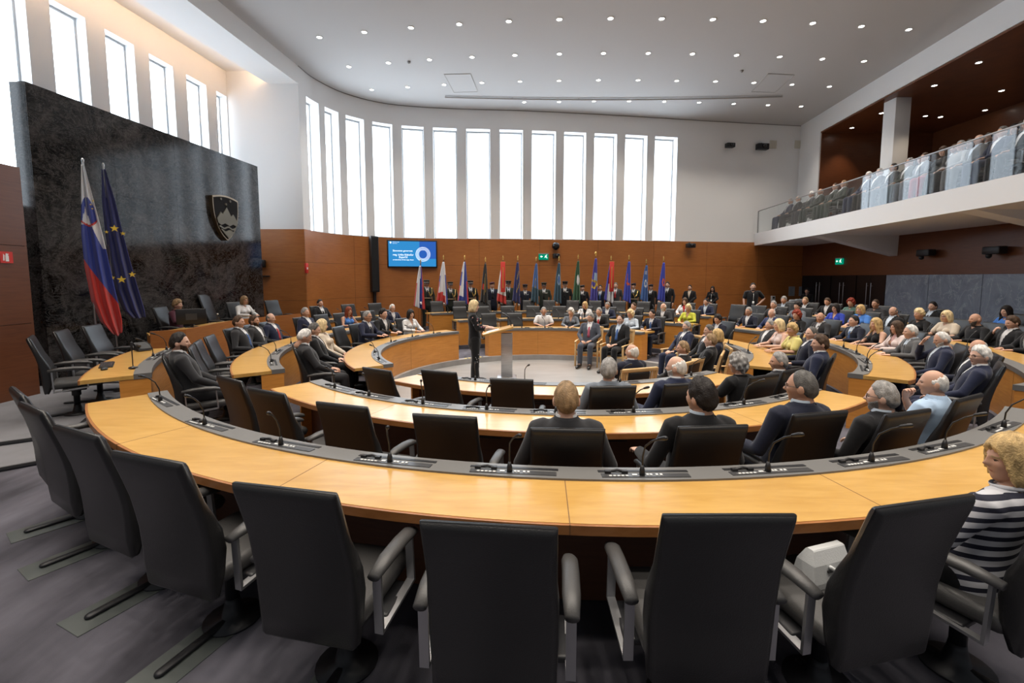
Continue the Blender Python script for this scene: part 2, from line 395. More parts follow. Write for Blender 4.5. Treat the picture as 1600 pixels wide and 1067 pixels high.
for i,(y1,y0) in enumerate(((19.98,18.62),(18.6,17.24),(17.22,15.88))):
    d=MB(); ym=(y0+y1)/2; d.box(XR,XR+.05,y0+.01,ym-.006,0,ZD-.01); d.box(XR,XR+.05,ym+.006,y1-.01,0,ZD-.01)
    o=struct(d,'door_%d'%(i+1),mat('black_door',(.006,.007,.009),.3))
    for s in (-1,1):
        h=MB(); h.tube([(XR-.06,ym+s*.1,.7),(XR-.06,ym+s*.1,1.75)],.012,8); h.tube([(XR-.06,ym+s*.1,.8),(XR+.01,ym+s*.1,.8)],.008,6); h.tube([(XR-.06,ym+s*.1,1.65),(XR+.01,ym+s*.1,1.65)],.008,6)
        h.obj('door_handle',ALU,o)
# upper right wall with the gallery opening
ZO=7.83; YO=18.97; XU=lambda y:12.6-.09*(20.5-y)
ru=MB()
ru.loft([[(XU(y),y,ZO),(XU(y),y,ZC),(XU(y)+.35,y,ZC),(XU(y)+.35,y,ZO)] for y in (20.6,YO,12,2)],True,0,False)
ru.loft([[(XU(y),y,ZG1),(XU(y),y,ZO),(XU(y)+.35,y,ZO),(XU(y)+.35,y,ZG1)] for y in (20.6,YO)],True,0,False)
struct(ru,'wall_right',PL)
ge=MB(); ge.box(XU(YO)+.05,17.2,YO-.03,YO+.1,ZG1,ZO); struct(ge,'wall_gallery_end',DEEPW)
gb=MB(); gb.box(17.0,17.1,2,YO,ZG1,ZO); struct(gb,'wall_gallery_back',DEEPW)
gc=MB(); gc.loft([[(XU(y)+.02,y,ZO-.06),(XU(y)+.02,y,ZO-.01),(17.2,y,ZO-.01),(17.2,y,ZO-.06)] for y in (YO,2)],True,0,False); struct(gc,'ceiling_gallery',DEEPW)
gst=MB()
for k in range(5): gst.loft([[(GF(y)+1.55+.95*k,y,ZG1),(GF(y)+1.55+.95*k,y,ZG1+.32*(k+1)),(17.0,y,ZG1+.32*(k+1)),(17.0,y,ZG1)] for y in (19.0 if k<1 else YO-.02,2)],True,0,False)
struct(gst,'floor_gallery',CARPET)
col=MB(); col.rbox(12.45,12.95,15.3,15.8,ZG1,ZO-.06,.01); struct(col,'trim_10',PL)
# glass balustrade: separate panes and one handrail
bal=thing('glass_balustrade','frameless glass balustrade with slim steel handrail along the gallery edge','balustrade',(GF(14),14,ZG1))
def local(mb): mb.v=[(x-GF(14),y-14,z-ZG1) for x,y,z in mb.v]; return mb
y=20.0; k=0
while y>4:
    y2=y-1.75; p=MB(); p.loft([[(GF(t)+.05,t,ZG1),(GF(t)+.05,t,ZG1+.93),(GF(t)+.066,t,ZG1+.93),(GF(t)+.066,t,ZG1)] for t in (y-.012,y2+.012)],True,0,False)
    local(p).obj('glass_pane',RAILG,bal); y=y2
hr=MB(); hr.tube([(GF(20.0)+.058,20.0,ZG1+.94),(GF(4)+.058,4,ZG1+.94)],.02,8); hr.box(GF(20)+.02,GF(20)+.05,19.98,20.01,ZG1,ZG1+.94); local(hr).obj('handrail',ALU,bal)
# --- floors (three terraces and the arena)
def disc(mb,r,z,p0=0,p1=360,r0=0,m=0):
    n=120; vs=[]; 
    if r0==0:
        vs=[pol(p0+(p1-p0)*i/n,r,z) for i in range(n)]; mb.add(vs,[tuple(range(n))],m)
    else:
        for i in range(n+1): vs+=[pol(p0+(p1-p0)*i/n,r0,z),pol(p0+(p1-p0)*i/n,r,z)]
        mb.add(vs,[(2*i,2*i+1,2*i+3,2*i+2) for i in range(n)],m)
RA,RB,RC=6.58,4.95,3.30
fa=MB(); disc(fa,RC,-.36); struct(fa,'floor_arena',STONEF)
ft=MB(); disc(ft,RB,-.24,r0=RC); disc(ft,RA,-.12,r0=RB); n=120
ang=[360*i/n for i in range(n+1)]
vs=[]
for a in ang:
    p=R(a); q=pol(a,RA,0); k=min((14.6/abs(math.sin(p)) if abs(math.sin(p))>1e-6 else 99),(13/abs(math.cos(p)) if abs(math.cos(p))>1e-6 else 99)); o=pol(a,k,0); vs+=[q,o]
ft.add(vs,[(2*i,2*i+1,2*i+3,2*i+2) for i in range(n)])
for r,z0,z1 in ((RA,-.12,0),(RB,-.24,-.12)):
    vs=[]
    for a in ang: vs+=[pol(a,r,z0),pol(a,r,z1)]
    ft.add(vs,[(2*i,2*i+2,2*i+3,2*i+1) for i in range(n)],0,True)
struct(ft,'floor',CARPET)
kb=MB(); kb.arc(RC-.02,RC+.16,-.37,-.225,-180,180,120); struct(kb,'trim_11',STONEK)
# two low steps up to the left-hand seats
for nm,z,p1 in (('floor_step_1',.04,-130.5),('floor_step_2',.08,-124.0)):
    s=MB(); r0=RA+.01 if nm[-1]=='1' else 7.3; s.arc(r0,12.2,0.0,z,p1,-101,20); s.arc(r0,12.2,z-.02,z+.004,p1-.22,p1,2,1)
    struct(s,nm,[CARPL,mat('dark_nosing',(.03,.03,.032),.6)])
for i,(r,p0,p1,z) in enumerate(((RC+.02,-37,-27.5,-.225),(RB+.06,-33.5,-28.5,-.118))):
    h=MB(); n=10
    for k in range(n): h.arc(r,r+.06,z,z+.006,p0+(p1-p0)*k/n,p0+(p1-p0)*(k+1)/n,1,k%2)
    struct(h,'trim_%d'%(12+i),[mat('hazard_yellow',(.75,.55,.05),.6),BLACK])
# ================================================================== MARBLE SLAB WITH EMBLEM
SA=Vector((-8.18,7.95,0)); SB=Vector((-7.53,13.8,0)); sd=(SB-SA).normalized(); sn=Vector((sd.y,-sd.x,0))  # towards the hall
SH=5.22
def sm(s,d,z): p=SA+sd*s+sn*d; return Vector((p.x,p.y,z))
SL=(SB-SA).length
ms=MB(); nx,nz=4,3; T=.3
ms.add([sm(0,-.02,0),sm(SL,-.02,0),sm(SL,-.02,SH),sm(0,-.02,SH),sm(0,-T,0),sm(SL,-T,0),sm(SL,-T,SH),sm(0,-T,SH)],[(0,1,2,3),(5,4,7,6),(0,3,7,4),(1,5,6,2),(3,2,6,7)],0)
zs=[0,1.9,3.6,SH]
for i in range(nx):
    for j in range(nz):
        s0,s1=SL*i/nx+.003,SL*(i+1)/nx-.003
        ms.add([sm(s0,0,zs[j]+.003),sm(s1,0,zs[j]+.003),sm(s1,0,zs[j+1]-.003),sm(s0,0,zs[j+1]-.003)],[(0,1,2,3)])
        for a,b in (((s0,zs[j]+.003),(s1,zs[j]+.003)),((s1,zs[j]+.003),(s1,zs[j+1]-.003)),((s1,zs[j+1]-.003),(s0,zs[j+1]-.003)),((s0,zs[j+1]-.003),(s0,zs[j]+.003))):
            ms.add([sm(a[0],0,a[1]),sm(b[0],0,b[1]),sm(b[0],-.02,b[1]),sm(a[0],-.02,a[1])],[(0,1,2,3)])
tag(ms.obj('marble_screen_wall',SLAB),'tall freestanding dark veined marble slab behind the chair of the assembly','wall panel')
# emblem
def slab_hit(px,py):
    d=ray(px,py); n=sn; k=(SA-Vector((0,0,H))).dot(n)/d.dot(n); p=d*k; return (p-SA).dot(sd) if False else (Vector((p.x,p.y,0))-SA).dot(sd), p.z+H
s0,zt=slab_hit(326,303); s1,_=slab_hit(366,308); sc_,zb=slab_hit(350,376)
EW=(s1-s0); EC=(s0+s1)/2; EH=zt-zb
SHM=Matrix(((sd.x,sn.x,0,sm(EC,0,0).x),(sd.y,sn.y,0,sm(EC,0,0).y),(0,0,1,(zt+zb)/2),(0,0,0,1)))
em=thing('shield_emblem','bronze shield emblem with mountain peaks, waves and three stars on the marble','emblem',sm(EC,0,(zt+zb)/2))
em.matrix_world=SHM
def shield(k):
    P=[]
    for i in range(9): t=-1+2*i/8; P.append((t*EW/2*k,(EH/2+.06*(1-t*t)*EH-.03*EH)*k))
    for i in range(1,12):
        t=i/12; P.append((EW/2*k*math.cos(t**1.5*math.pi/2)**.75,(EH/2-.03*EH-EH*.97*t)*k))
    P.append((0,-EH/2*k))
    Q=P[9:-1]; P+=[(-x,z) for x,z in reversed(Q)]
    return P
b=MB(); b.prism(shield(1.0),0,.10); b.obj('shield_rim',mat('bronze_rim',(.20,.15,.10),.35,.7),em)
b=MB(); b.prism(shield(.93),.10,.108); b.obj('shield_field',mat('shield_black',(.012,.010,.010),.75,spec=.15),em)
BRZ=mat('pale_bronze',(.15,.135,.10),.55,.3)
w,h=EW/2,EH/2
b=MB(); b.prism([(-.80*w,-.05*h),(-.5*w,.28*h),(-.36*w,.18*h),(-.02*w,.52*h),(.3*w,.14*h),(.48*w,.25*h),(.82*w,-.08*h),(.74*w,-.30*h),(.45*w,-.22*h),(.15*w,-.32*h),(-.2*w,-.22*h),(-.5*w,-.32*h),(-.72*w,-.24*h)],.108,.13); b.obj('mountain_relief',BRZ,em)
b=MB()
for dz in (0,):
    top=[(-.66*w+1.32*w*i/12,-.38*h+.045*h*math.sin(i*1.05+1.2)) for i in range(13)]
    b.prism(top+[(x,z-.075*h) for x,z in reversed(top)],.108,.13)
b.obj('wave_relief',BRZ,em)
b=MB(); top=[(-.56*w+1.12*w*i/10,-.54*h+.045*h*math.sin(i*1.05+1.2)) for i in range(11)]; b.prism(top+[(.02*w,-.90*h)],.108,.13); b.obj('valley_relief',BRZ,em)
for x,z in ((-.42*w,.86*h),(.3*w,.84*h),(-.05*w,.66*h)):
    b=MB(); b.prism([(x+(.085 if i%2==0 else .045)*w*math.cos(i*math.pi/6),z+(.085 if i%2==0 else .045)*w*math.sin(i*math.pi/6)) for i in range(12)],.108,.13); b.obj('star',BRZ,em)
# ================================================================== CEILING FITTINGS
dl_px=[[(499,58),(569,50),(642,43),(717.5,37.5),(795,33),(874,30),(954,28.5),(1034,29),(1114,30),(1192.5,32.5),(1270,36),(1346,41),(1420,46)],
[(545,104),(607,98),(671,93),(737.5,89),(804.5,86),(874,84),(943,83),(1013,83),(1082,84),(1151,86),(1218.5,88.5),(1285,92),(1350,95.5)],
[(581,140),(637,136),(694,132),(753,129),(812.5,127),(873.5,126),(935,125),(997,125),(1057.5,126),(1118,127),(1178,129),(1237.5,132),(1296,135)],
[(819,159.5),(873.5,159),(928,158),(983,158),(1038,158.5),(1092.5,160),(1146.5,162),(1200,164),(1252,166)]]
ORD=['leftmost','second from left','third from left','fourth from left','fifth from left','sixth from left','seventh from left','eighth from left','ninth from left','tenth from left','eleventh from left','twelfth from left','thirteenth from left','fourteenth from left','fifteenth from left','sixteenth from left']
def nth(i): return ORD[i] if i<len(ORD) else 'number %d from left'%(i+1)
ringm=MB(); ringm.lathe([(.085,0),(.085,-.012),(.066,-.012),(.06,.02),(.085,.02)],20,caps=False); RINGM=ringm.mesh('downlight_ring',WHITEP)
lensm=MB(); lensm.lathe([(.062,-.003),(.05,-.008),(.01,-.01)],16); LENSM=lensm.mesh('downlight_lens',LAMPM)
LP=[]
def downlight(x,y,z,label,group):
    o=thing('ceiling_downlight',label,'ceiling light',(x,y,z),0,group)
    for nm,me in (('trim_ring',RINGM),('lens',LENSM)): link(bpy.data.objects.new(nm,me),o)
rows=['nearest visible row','second row from the camera','third row from the camera','farthest row']
for r,L in enumerate(dl_px):
    for i,(px,py) in enumerate(L):
        p=un(px,py,ZC); downlight(p.x,p.y,ZC-.001,'small round recessed ceiling downlight, %s in the %s'%(nth(i),rows[r]),'ceiling downlights'); LP.append((p.x,p.y))
for y in (9.9,7.9,5.9,3.9,1.9,-.1):
    for i in range(12): LP.append((-5.9+1.45*i,y))
spot=bpy.data.lights.new('downlight_beam','SPOT'); spot.energy=108; spot.color=(1,.91,.80); spot.spot_size=R(95); spot.spot_blend=.8; spot.shadow_soft_size=.06
spot2=spot.copy(); spot2.spot_size=R(34); spot2.energy=80
for x,y in LP:
    near=min((Vector((x,y,0))-p).length for p in WC)<1.35
    o=bpy.data.objects.new('downlight_beam',spot2 if near else spot); o.location=(x,y,ZC-.05); link(o)
gl_px=[(1331,200),(1377.5,177),(1446,181.5),(1469.5,183),(1460,134),(1529.5,98),(1565,142),(1538,184)]
gsp=bpy.data.lights.new('gallery_beam','SPOT'); gsp.energy=70; gsp.color=(1,.82,.62); gsp.spot_size=R(80); gsp.spot_blend=.7; gsp.shadow_soft_size=.05
for i,(px,py) in enumerate(sorted(gl_px)):
    p=un(px,py,ZO-.07); 
    if p.x>16.8: p=un(px,py,Y=p.y*16.5/p.x); p.z=ZO-.07
    downlight(p.x,p.y,ZO-.062,'bright recessed downlight in the dark gallery ceiling, %s'%nth(i),'gallery downlights')
    o=bpy.data.objects.new('gallery_beam',gsp); o.location=(p.x,p.y,ZO-.12); link(o)
tr=thing('lighting_track','long thin grey rail fixed under the white ceiling','rail',un(960,148,ZC))
q0,q1=un(696,150,ZC),un(1222,149,ZC); c=un(960,143,ZC)
rp=[Vector((q0.x+(q1.x-q0.x)*i/10,q0.y+(q1.y-q0.y)*i/10+ .25*(1-(i/5-1)**2),ZC-.05)) for i in range(11)]
m_=MB(); m_.tube([p-tr.location for p in rp],.028,8); m_.obj('rail_bar',mat('rail_grey',(.42,.40,.38),.5),tr)
for i in (0,2,4,6,8,10): 
    m_=MB(); m_.tube([rp[i]-tr.location,rp[i]-tr.location+Vector((0,0,.05))],.012,6); m_.obj('rail_hanger',mat('rail_grey',(.42,.40,.38),.5),tr)
for nm,P in (('left of the rail',[(694,116),(735,115),(746,143),(709,144)]),('right end of the rail',[(1200,115),(1241,117),(1211,144),(1174,143)])):
    q=[un(x,y,ZC) for x,y in P]; hb=MB()
    for i in range(4): hb.tube([q[i]-q[0]+Vector((0,0,-.004)),q[(i+1)%4]-q[0]+Vector((0,0,-.004))],.014,6)
    o=thing('ceiling_hatch','square access hatch outlined in the ceiling at the '+nm,'hatch',q[0]); hb.obj('hatch_gap',mat('rail_grey',(.42,.40,.38),.5),o)
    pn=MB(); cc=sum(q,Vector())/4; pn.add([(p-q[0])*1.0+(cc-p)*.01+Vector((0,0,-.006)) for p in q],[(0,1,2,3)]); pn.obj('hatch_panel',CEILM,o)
for nm,px,py in (('over the left curve',639,96),('near the right hatch',1159,110)):
    p=un(px,py,ZC); s=MB(); s.lathe([(.05,0),(.05,-.03),(.03,-.06),(.01,-.07)],14); o=s.obj('smoke_detector',mat('sensor_grey',(.3,.29,.28),.5)); o.location=p; tag(o,'small grey detector on the ceiling '+nm,'detector')
# ================================================================== DESKS
ROW={'D':(8.80,.08),'A':(7.25,0.0),'B':(5.62,-.12),'C':(3.98,-.24)}
DD=.63; TOP=.75
def local_to(mb,o):
    L=Vector(o); mb.v=[(x-L.x,y-L.y,z-L.z) for x,y,z in mb.v]; return mb
def desk(label,row,p0,p1,zoff=0,ro=None,vents=None,kerb=None):
    r,z0=ROW[row]; r=ro or r; z0+=zoff; ri=r-DD; zt=z0+TOP
    o=thing('curved_desk',label,'desk',pol((p0+p1)/2,r-.3,z0))
    L=o.location
    def part(nm,f,m,par=o,**k):
        b=MB(); f(b); return local_to(b,L).obj(nm,m,par,**k)
    top=part('worktop',lambda b:b.arc(ri+.17,r-.002,zt-.045,zt,p0,p1),HONEY)
    part('worktop_edge',lambda b:(b.arc(r-.002,r+.016,zt-.05,zt-.002,p0,p1)),EDGEW)
    # joints between the worktop boards
    nj=max(1,round((p1-p0)*math.pi/180*r/1.75))
    jm=MB()
    for k in range(1,nj):
        a=p0+(p1-p0)*k/nj; jm.arc(ri+.002,r+.0165,zt-.0485,zt+.0006,a-.02,a+.02,1)
    if nj>1: local_to(jm,L).obj('board_joint',mat('joint_line',(.16,.08,.03),.6),o)
    part('console_ledge',lambda b:(b.arc(ri-.0,ri+.17,zt-.05,zt+.012,p0,p1)),GREYC)
    part('front_panel',lambda b:b.arc(ri+.015,ri+.04,z0+.0,zt-.05,p0+.05,p1-.05),DESKP)
    jf=MB()
    for k in range(1,nj): a=p0+(p1-p0)*k/nj; jf.arc(ri+.0135,ri+.02,z0+.005,zt-.05,a-.03,a+.03,1)
    if nj>1: local_to(jf,L).obj('panel_joint',mat('joint_line',(.16,.08,.03),.6),o)
    part('back_panel',lambda b:b.arc(ri+.15,ri+.17,z0+.02,zt-.05,p0+.2,p1-.2),DARKW)
    for a in (p0,p1):
        s=1 if a==p0 else -1; w=math.degrees(.035/r)
        part('end_panel',lambda b:b.arc(ri+.04,ri+.30,z0,zt-.05,a+s*.05,a+s*(w+.05),1),DESKP)
    if vents:
        for a in vents:
            b=MB()
            for dphi in (-2.0,2.0):
                for k in range(5):
                    z=zt-.12-.03*k; b.arc(ri+.165,ri+.174,z-.008,z+.004,a+dphi-1.35*5.6/r,a+dphi+1.35*5.6/r,2)
            local_to(b,L).obj('vent_grille',BLACK,o)
    return o
def phiA(px,py,z): p=un(px,py,z); return phi_of(p.x,p.y)
ventA=[-150+10.2*k for k in range(0,12)]
desk('outermost curved desk nearest the camera, long honey wood top with grey console strip','A',-360+221.5,-360+221.5+ (146+138.5-8.5) if False else 138.5+76,vents=None) if False else None
def wrap(a): return a%360
DESKS=[
 ('long outer curved desk closest to the camera, honey wood top','A',145,222.4,0,None,[150+7.6*k for k in range(10)]),
 ('middle curved desk between the two nearest rows of black chairs','B',146,220.8,0,None,[152+9.2*k for k in range(8)]),
 ('innermost near curved desk, just this side of the stone arena','C',139,217.5,0,None,[146+13*k for k in range(6)]),
 ('left inner curved desk whose tall wooden front faces the woman speaker','C',234,320,0,None,None),
 ('left middle curved desk behind the inner left desk','B',233,316,0,None,None),
 ('short left outer desk with the black keyboard on its end','A',231.3,252,.04,7.1,None),
 ('left outer desk by the tall black speaker column','A',296,317,0,None,None),
 ('far inner curved desk facing the arena behind the two wooden chairs','C',-24.5,48,0,None,None),
 ('far middle curved desk, second from the arena','B',-28,52,0,None,None),
 ('far outer curved desk in front of the flag bearers','A',-31,50,0,None,None),
 ('right inner curved desk in front of the woman in yellow','C',62,124,0,None,None),
 ('right middle curved desk with the man in a grey suit behind it','B',59,131,0,None,None),
 ('right outer curved desk below the blue-grey stone wall','A',57,133.5,0,None,None),
 ('rearmost right desk row along the black doors','D',56,112,0,None,None),
]
for lab,row,a,b,zo,ro,v in DESKS: desk(lab,row,a,b,zo,ro,v)
# dais desk of the presidency
DP=[un(234,518,.95),un(290,514.5,.95),un(374,499,.95),un(470,490,.95)]
dz=.0
o=thing('presidency_desk','long angled wooden presidency desk below the marble slab','desk',DP[1]-Vector((0,0,.95)))
L=Vector(o.location)
def path_slab(b,P,off0,off1,z0,z1,m=0):
    n=[]
    for i in range(len(P)):
        t=(P[min(i+1,len(P)-1)]-P[max(i-1,0)]); t.z=0; t.normalize(); n.append(Vector((-t.y,t.x,0)))
    b.loft([[P[i]*1+n[i]*off0+Vector((0,0,z0-P[i].z)),P[i]+n[i]*off1+Vector((0,0,z0-P[i].z)),P[i]+n[i]*off1+Vector((0,0,z1-P[i].z)),P[i]+n[i]*off0+Vector((0,0,z1-P[i].z))] for i in range(len(P))],True,m,False)
for nm,o0,o1,z0,z1,mm in (('front_panel',0,.04,0,.95,PANEL),('worktop',.04,.70,.83,.87,HONEY),('end_panel',.04,.6,0,.83,DESKP)):
    b=MB(); path_slab(b,DP if nm!='end_panel' else [DP[0],DP[0]+(DP[1]-DP[0])*.05],o0,o1,z0,z1); local_to(b,L).obj(nm,mm,o)
# dais platform
dp=MB(); P2=[Vector((p.x,p.y,0)) for p in DP]; path_slab(dp,P2,.06,1.75,0,.2); struct(dp,'floor_dais',CARPET)
# ================================================================== CHAIRS
def make_chair(name='conference_chair',hi=0.0):
    t=thing(name,'x','chair')
    prof=[(.33,-.262,.03),(.345,-.262,.05),(.45,-.250,.098),(.58,-.246,.112),(.68,-.258,.104),(.76,-.282,.084),(.85,-.312,.064),(.95,-.343,.06),(1.055+hi,-.377-hi*.3,.055),(1.078+hi,-.385-hi*.3,.044),(1.092+hi,-.389-hi*.3,.02)]
    rings=[]
    for i,(z,y,th) in enumerate(prof):
        a=prof[max(i-1,0)]; c=prof[min(i+1,len(prof)-1)]; tz,ty=c[0]-a[0],c[1]-a[1]; l=math.hypot(tz,ty); ny,nz=tz/l,-ty/l
        w=.237+ (.006 if .5<z<.8 else 0)-(.012 if i in(0,) else 0); bev=min(th/2,.03); ring=[]
        for sx,sy in ((1,1),(-1,1),(-1,-1),(1,-1)):
            for k in range(4):
                q=math.atan2(sy,sx)-math.pi/4+k*math.pi/6
                u=sx*(w-bev)+bev*math.cos(q); v=sy*(th/2-bev)+bev*math.sin(q)
                zz=z+v*nz
                if i<3: zz+= (.085*(abs(u)/.24)**2.2-.05)*(1-i/3)
                # gentle dish across the front of the back
                vv=v - (.012*(1-(u/.245)**2) if v>0 else 0)
                ring.append((u,y+vv*ny,zz))
        rings.append(ring)
    b=MB(); b.loft(rings,True,0,True); b.obj('backrest',LEATH,t)
    b=MB(); b.rbox(-.235,.235,-.235,.265,.395,.485,.035); b.obj('seat',LEATHG,t)
    for s in (-1,1):
        pts=[(s*.292,-.235,.655),(s*.292,-.12,.668),(s*.292,.02,.668),(s*.290,.12,.655),(s*.288,.175,.638)]
        rings=[]
        for i,p in enumerate(pts):
            w,hh=(.034,.024) if 0<i<4 else (.026,.016)
            rings.append([(p[0]+w*math.cos(2*math.pi*k/12)*(1.1 if abs(math.cos(2*math.pi*k/12))>.5 else 1.25),p[1],p[2]+hh*math.sin(2*math.pi*k/12)*1.1) for k in range(12)])
        b=MB(); b.loft(rings,True,0,True); b.obj('armrest',LEATHG,t)
        x=s*.29; b=MB(); w=.02
        loop=[(.12,.645),(.135,.40),(-.19,.375),(-.20,.645)]
        for (y0,z0),(y1,z1) in zip(loop[:-1],loop[1:]):
            d=Vector((0,y1-y0,z1-z0)).normalized(); nn=Vector((0,-d.z,d.y))*.007; p0=Vector((0,y0,z0))-d*.006; p1=Vector((0,y1,z1))+d*.006
            b.loft([[Vector((x-w,0,0))+p-nn,Vector((x+w,0,0))+p-nn,Vector((x+w,0,0))+p+nn,Vector((x-w,0,0))+p+nn] for p in (p0,p1)],True,0,False)
        b.obj('arm_frame',ALU,t)
    b=MB(); b.rbox(-.29,.29,-.12,.12,.365,.397,.01); b.lathe([(.035,.12),(.035,.25),(.05,.26),(.05,.37)],14); b.obj('column',BLACK,t)
    b=MB(); b.lathe([(.15,.004),(.15,.014),(.06,.03),(.04,.10),(.036,.13)],20); b.obj('base',BLACK,t)
    b=MB(); b.tube([(0,.10,.018),(0,-.20,.018),(0,-.40,.016)],.026,10,flat=.55); b.obj('floor_rail',BLACK,t)
    return t
CHAIR=make_chair(); HICHAIR=make_chair('high_back_chair',.22)
used={'c':0,'h':0,'w':0,'m':0}
def face(dx,dy): return math.atan2(-dx,dy)
def place_chair(x,y,z,rz,label,group='black swivel chairs',hi=False):
    k='h' if hi else 'c'; src=HICHAIR if hi else CHAIR
    o=src if not used[k] else copy_tree(src); used[k]+=1
    o.location=(x,y,z); o.rotation_euler=(0,0,rz); o['label']=label; o['group']=group; return o
def make_wood_chair():
    t=thing('wooden_armchair','x','chair')
    S=.29
    for s in (-1,1):
        b=MB(); b.rbox(s*S-.02,s*S+.02,.22,.26,0,.64,.008); b.obj('leg',PALEW,t)
        b=MB(); b.loft([[(s*S-.02,y-.02,z),(s*S+.02,y-.02,z),(s*S+.02,y+.02,z),(s*S-.02,y+.02,z)] for y,z in ((-.30,0),(-.26,.42),(-.30,.65),(-.385,.99))],True,0,False); b.obj('leg',PALEW,t)
        b=MB(); b.tube([(s*S,.27,.645),(s*S,.1,.66),(s*S,-.15,.66),(s*S,-.31,.67)],.026,10,flat=.55,up=(0,0,1)); b.obj('armrest',PALEW,t)
        b=MB(); b.box(s*S-.012,s*S+.012,-.26,.24,.34,.39); b.obj('side_rail',PALEW,t)
    b=MB(); b.rbox(-.27,.27,.21,.25,.34,.39,.006); b.rbox(-.27,.27,-.28,-.25,.34,.39,.006); b.obj('seat_rail',PALEW,t)
    b=MB(); b.rbox(-.265,.265,-.25,.25,.39,.46,.025); b.obj('seat',LEATH,t)
    M=Matrix.Translation((0,-.295,.47))@Matrix.Rotation(R(10),4,'X')
    b=MB(); b.rbox(-.30,.30,-.018,.018,.48,.54,.01,M=M); b.obj('back_top_rail',PALEW,t)
    b=MB(); b.rbox(-.28,.28,-.014,.014,.02,.06,.008,M=M); b.obj('back_lower_rail',PALEW,t)
    b=MB(); b.rbox(-.175,.175,-.022,.026,.06,.48,.015,M=M); b.obj('back_cushion',LEATH,t)
    for x in (-.245,-.205,.205,.245):
        b=MB(); b.box(x-.011,x+.011,-.009,.009,.06,.48,M=M); b.obj('back_slat',PALEW,t)
    return t
WCHAIR=make_wood_chair()
def place_wood(x,y,z,rz,label):
    o=WCHAIR if not used['w'] else copy_tree(WCHAIR); used['w']+=1
    o.location=(x,y,z); o.rotation_euler=(0,0,rz); o['label']=label; o['group']='pale wooden armchairs'; return o
# microphone consoles ------------------------------------------------
def make_console():
    t=thing('microphone_console','x','microphone console')
    b=MB(); b.box(-.26,.26,.005,.055,0,.004); b.obj('control_plate',DGREY,t)
    b=MB(); b.box(-.27,.27,-.045,-.018,0,.003); b.obj('paper_slot',BLACK,t)
    b=MB()
    for x in (-.10,-.075,-.04,-.02): b.box(x,x+.014,.018,.034,.0035,.008)
    b.box(.05,.078,.02,.036,.004,.007)
    b.box(-.105,.225,.033,.0345,.0035,.0042)
    for k in range(5): b.box(.105+.024*k,.120+.024*k,.034,.046,.0035,.007)
    b.obj('button_row',WHITEP,t)
    b=MB(); b.tube([(.11,.0,.012),(.16,-.008,.02),(.22,0,.012)],.008,6); b.box(.10,.135,-.012,.012,.004,.02); b.box(.20,.235,-.012,.012,.004,.02); b.obj('earpiece',BLACK,t)
    b=MB(); b.lathe([(.018,.0),(.016,.03),(.008,.06)],12,M=Matrix.Translation((.02,.028,.004))); b.tube([(.02,.028,.05),(.02,.032,.12),(.015,.06,.19),(-.01,.11,.24),(-.035,.15,.265)],.0055,8)
    m=b.obj('microphone_stem',BLACK,t)
    b=MB(); b.tube([(-.033,.147,.264),(-.05,.175,.278),(-.058,.188,.284)],[.010,.013,.012],10); b.obj('microphone_head',BLACK,m)
    return t
CONS=make_console()
def place_console(phi,ri,z,label):
    p=pol(phi,ri+.085,z); o=CONS if not used['m'] else copy_tree(CONS); used['m']+=1
    o.location=p; o.rotation_euler=(0,0,-R(phi)); o['label']=label; o['group']='desk microphone consoles'; return o
# ================================================================== LECTERN
lc=thing('lectern','wooden topped lectern on a brushed steel post in the arena','lectern',(-.12,10.45,-.36))
b=MB(); b.rbox(-.13,.13,-.06,.06,0,1.02,.006); b.obj('post',STEEL,lc)
b=MB(); b.rbox(-.22,.22,-.2,.2,0,.012,.004); b.obj('base_plate',STEEL,lc)
M=Matrix.Translation((-.20,0,1.09))@Matrix.Rotation(R(-15),4,'Y')
b=MB(); b.rbox(-.36,.36,-.28,.28,-.03,.02,.008,M=M); b.obj('reading_board',EDGEW if False else HONEY,lc)
b=MB(); b.box(-.365,-.345,-.28,.28,.02,.035,M=M); b.obj('paper_stop',DESKP,lc)
b=MB(); b.box(-.115,.115,-.062,.062,.78,1.02); b.obj('collar',ALU,lc)
for s in (-1,1):
    b=MB(); b.tube([(.10,.06*s,1.17),(.09,.06*s,1.28),(.04,.055*s,1.40),(-.05,.05*s,1.46)],.011,8); m=b.obj('microphone_stem',BLACK,lc); b=MB(); b.tube([(-.045,.05*s,1.458),(-.10,.048*s,1.475)],[.018,.020],8); b.obj('microphone_head',BLACK,m)
pap=thing('speech_sheet','white paper with the speech lying on the lectern board','paper',lc.location)
b=MB(); b.box(-.27,.02,-.11,.11,.021,.025,M=M); b.obj('sheet',mat('paper',(.82,.82,.80),.7),pap)
gl=thing('water_glass','clear glass of water beside the microphones on the lectern','glass',(-.33,10.62,.77))
b=MB(); b.lathe([(.028,0),(.032,.12),(.030,.12),(.026,.006),(.0,.006)],16,caps=False); b.obj('tumbler',CLEARG,gl)
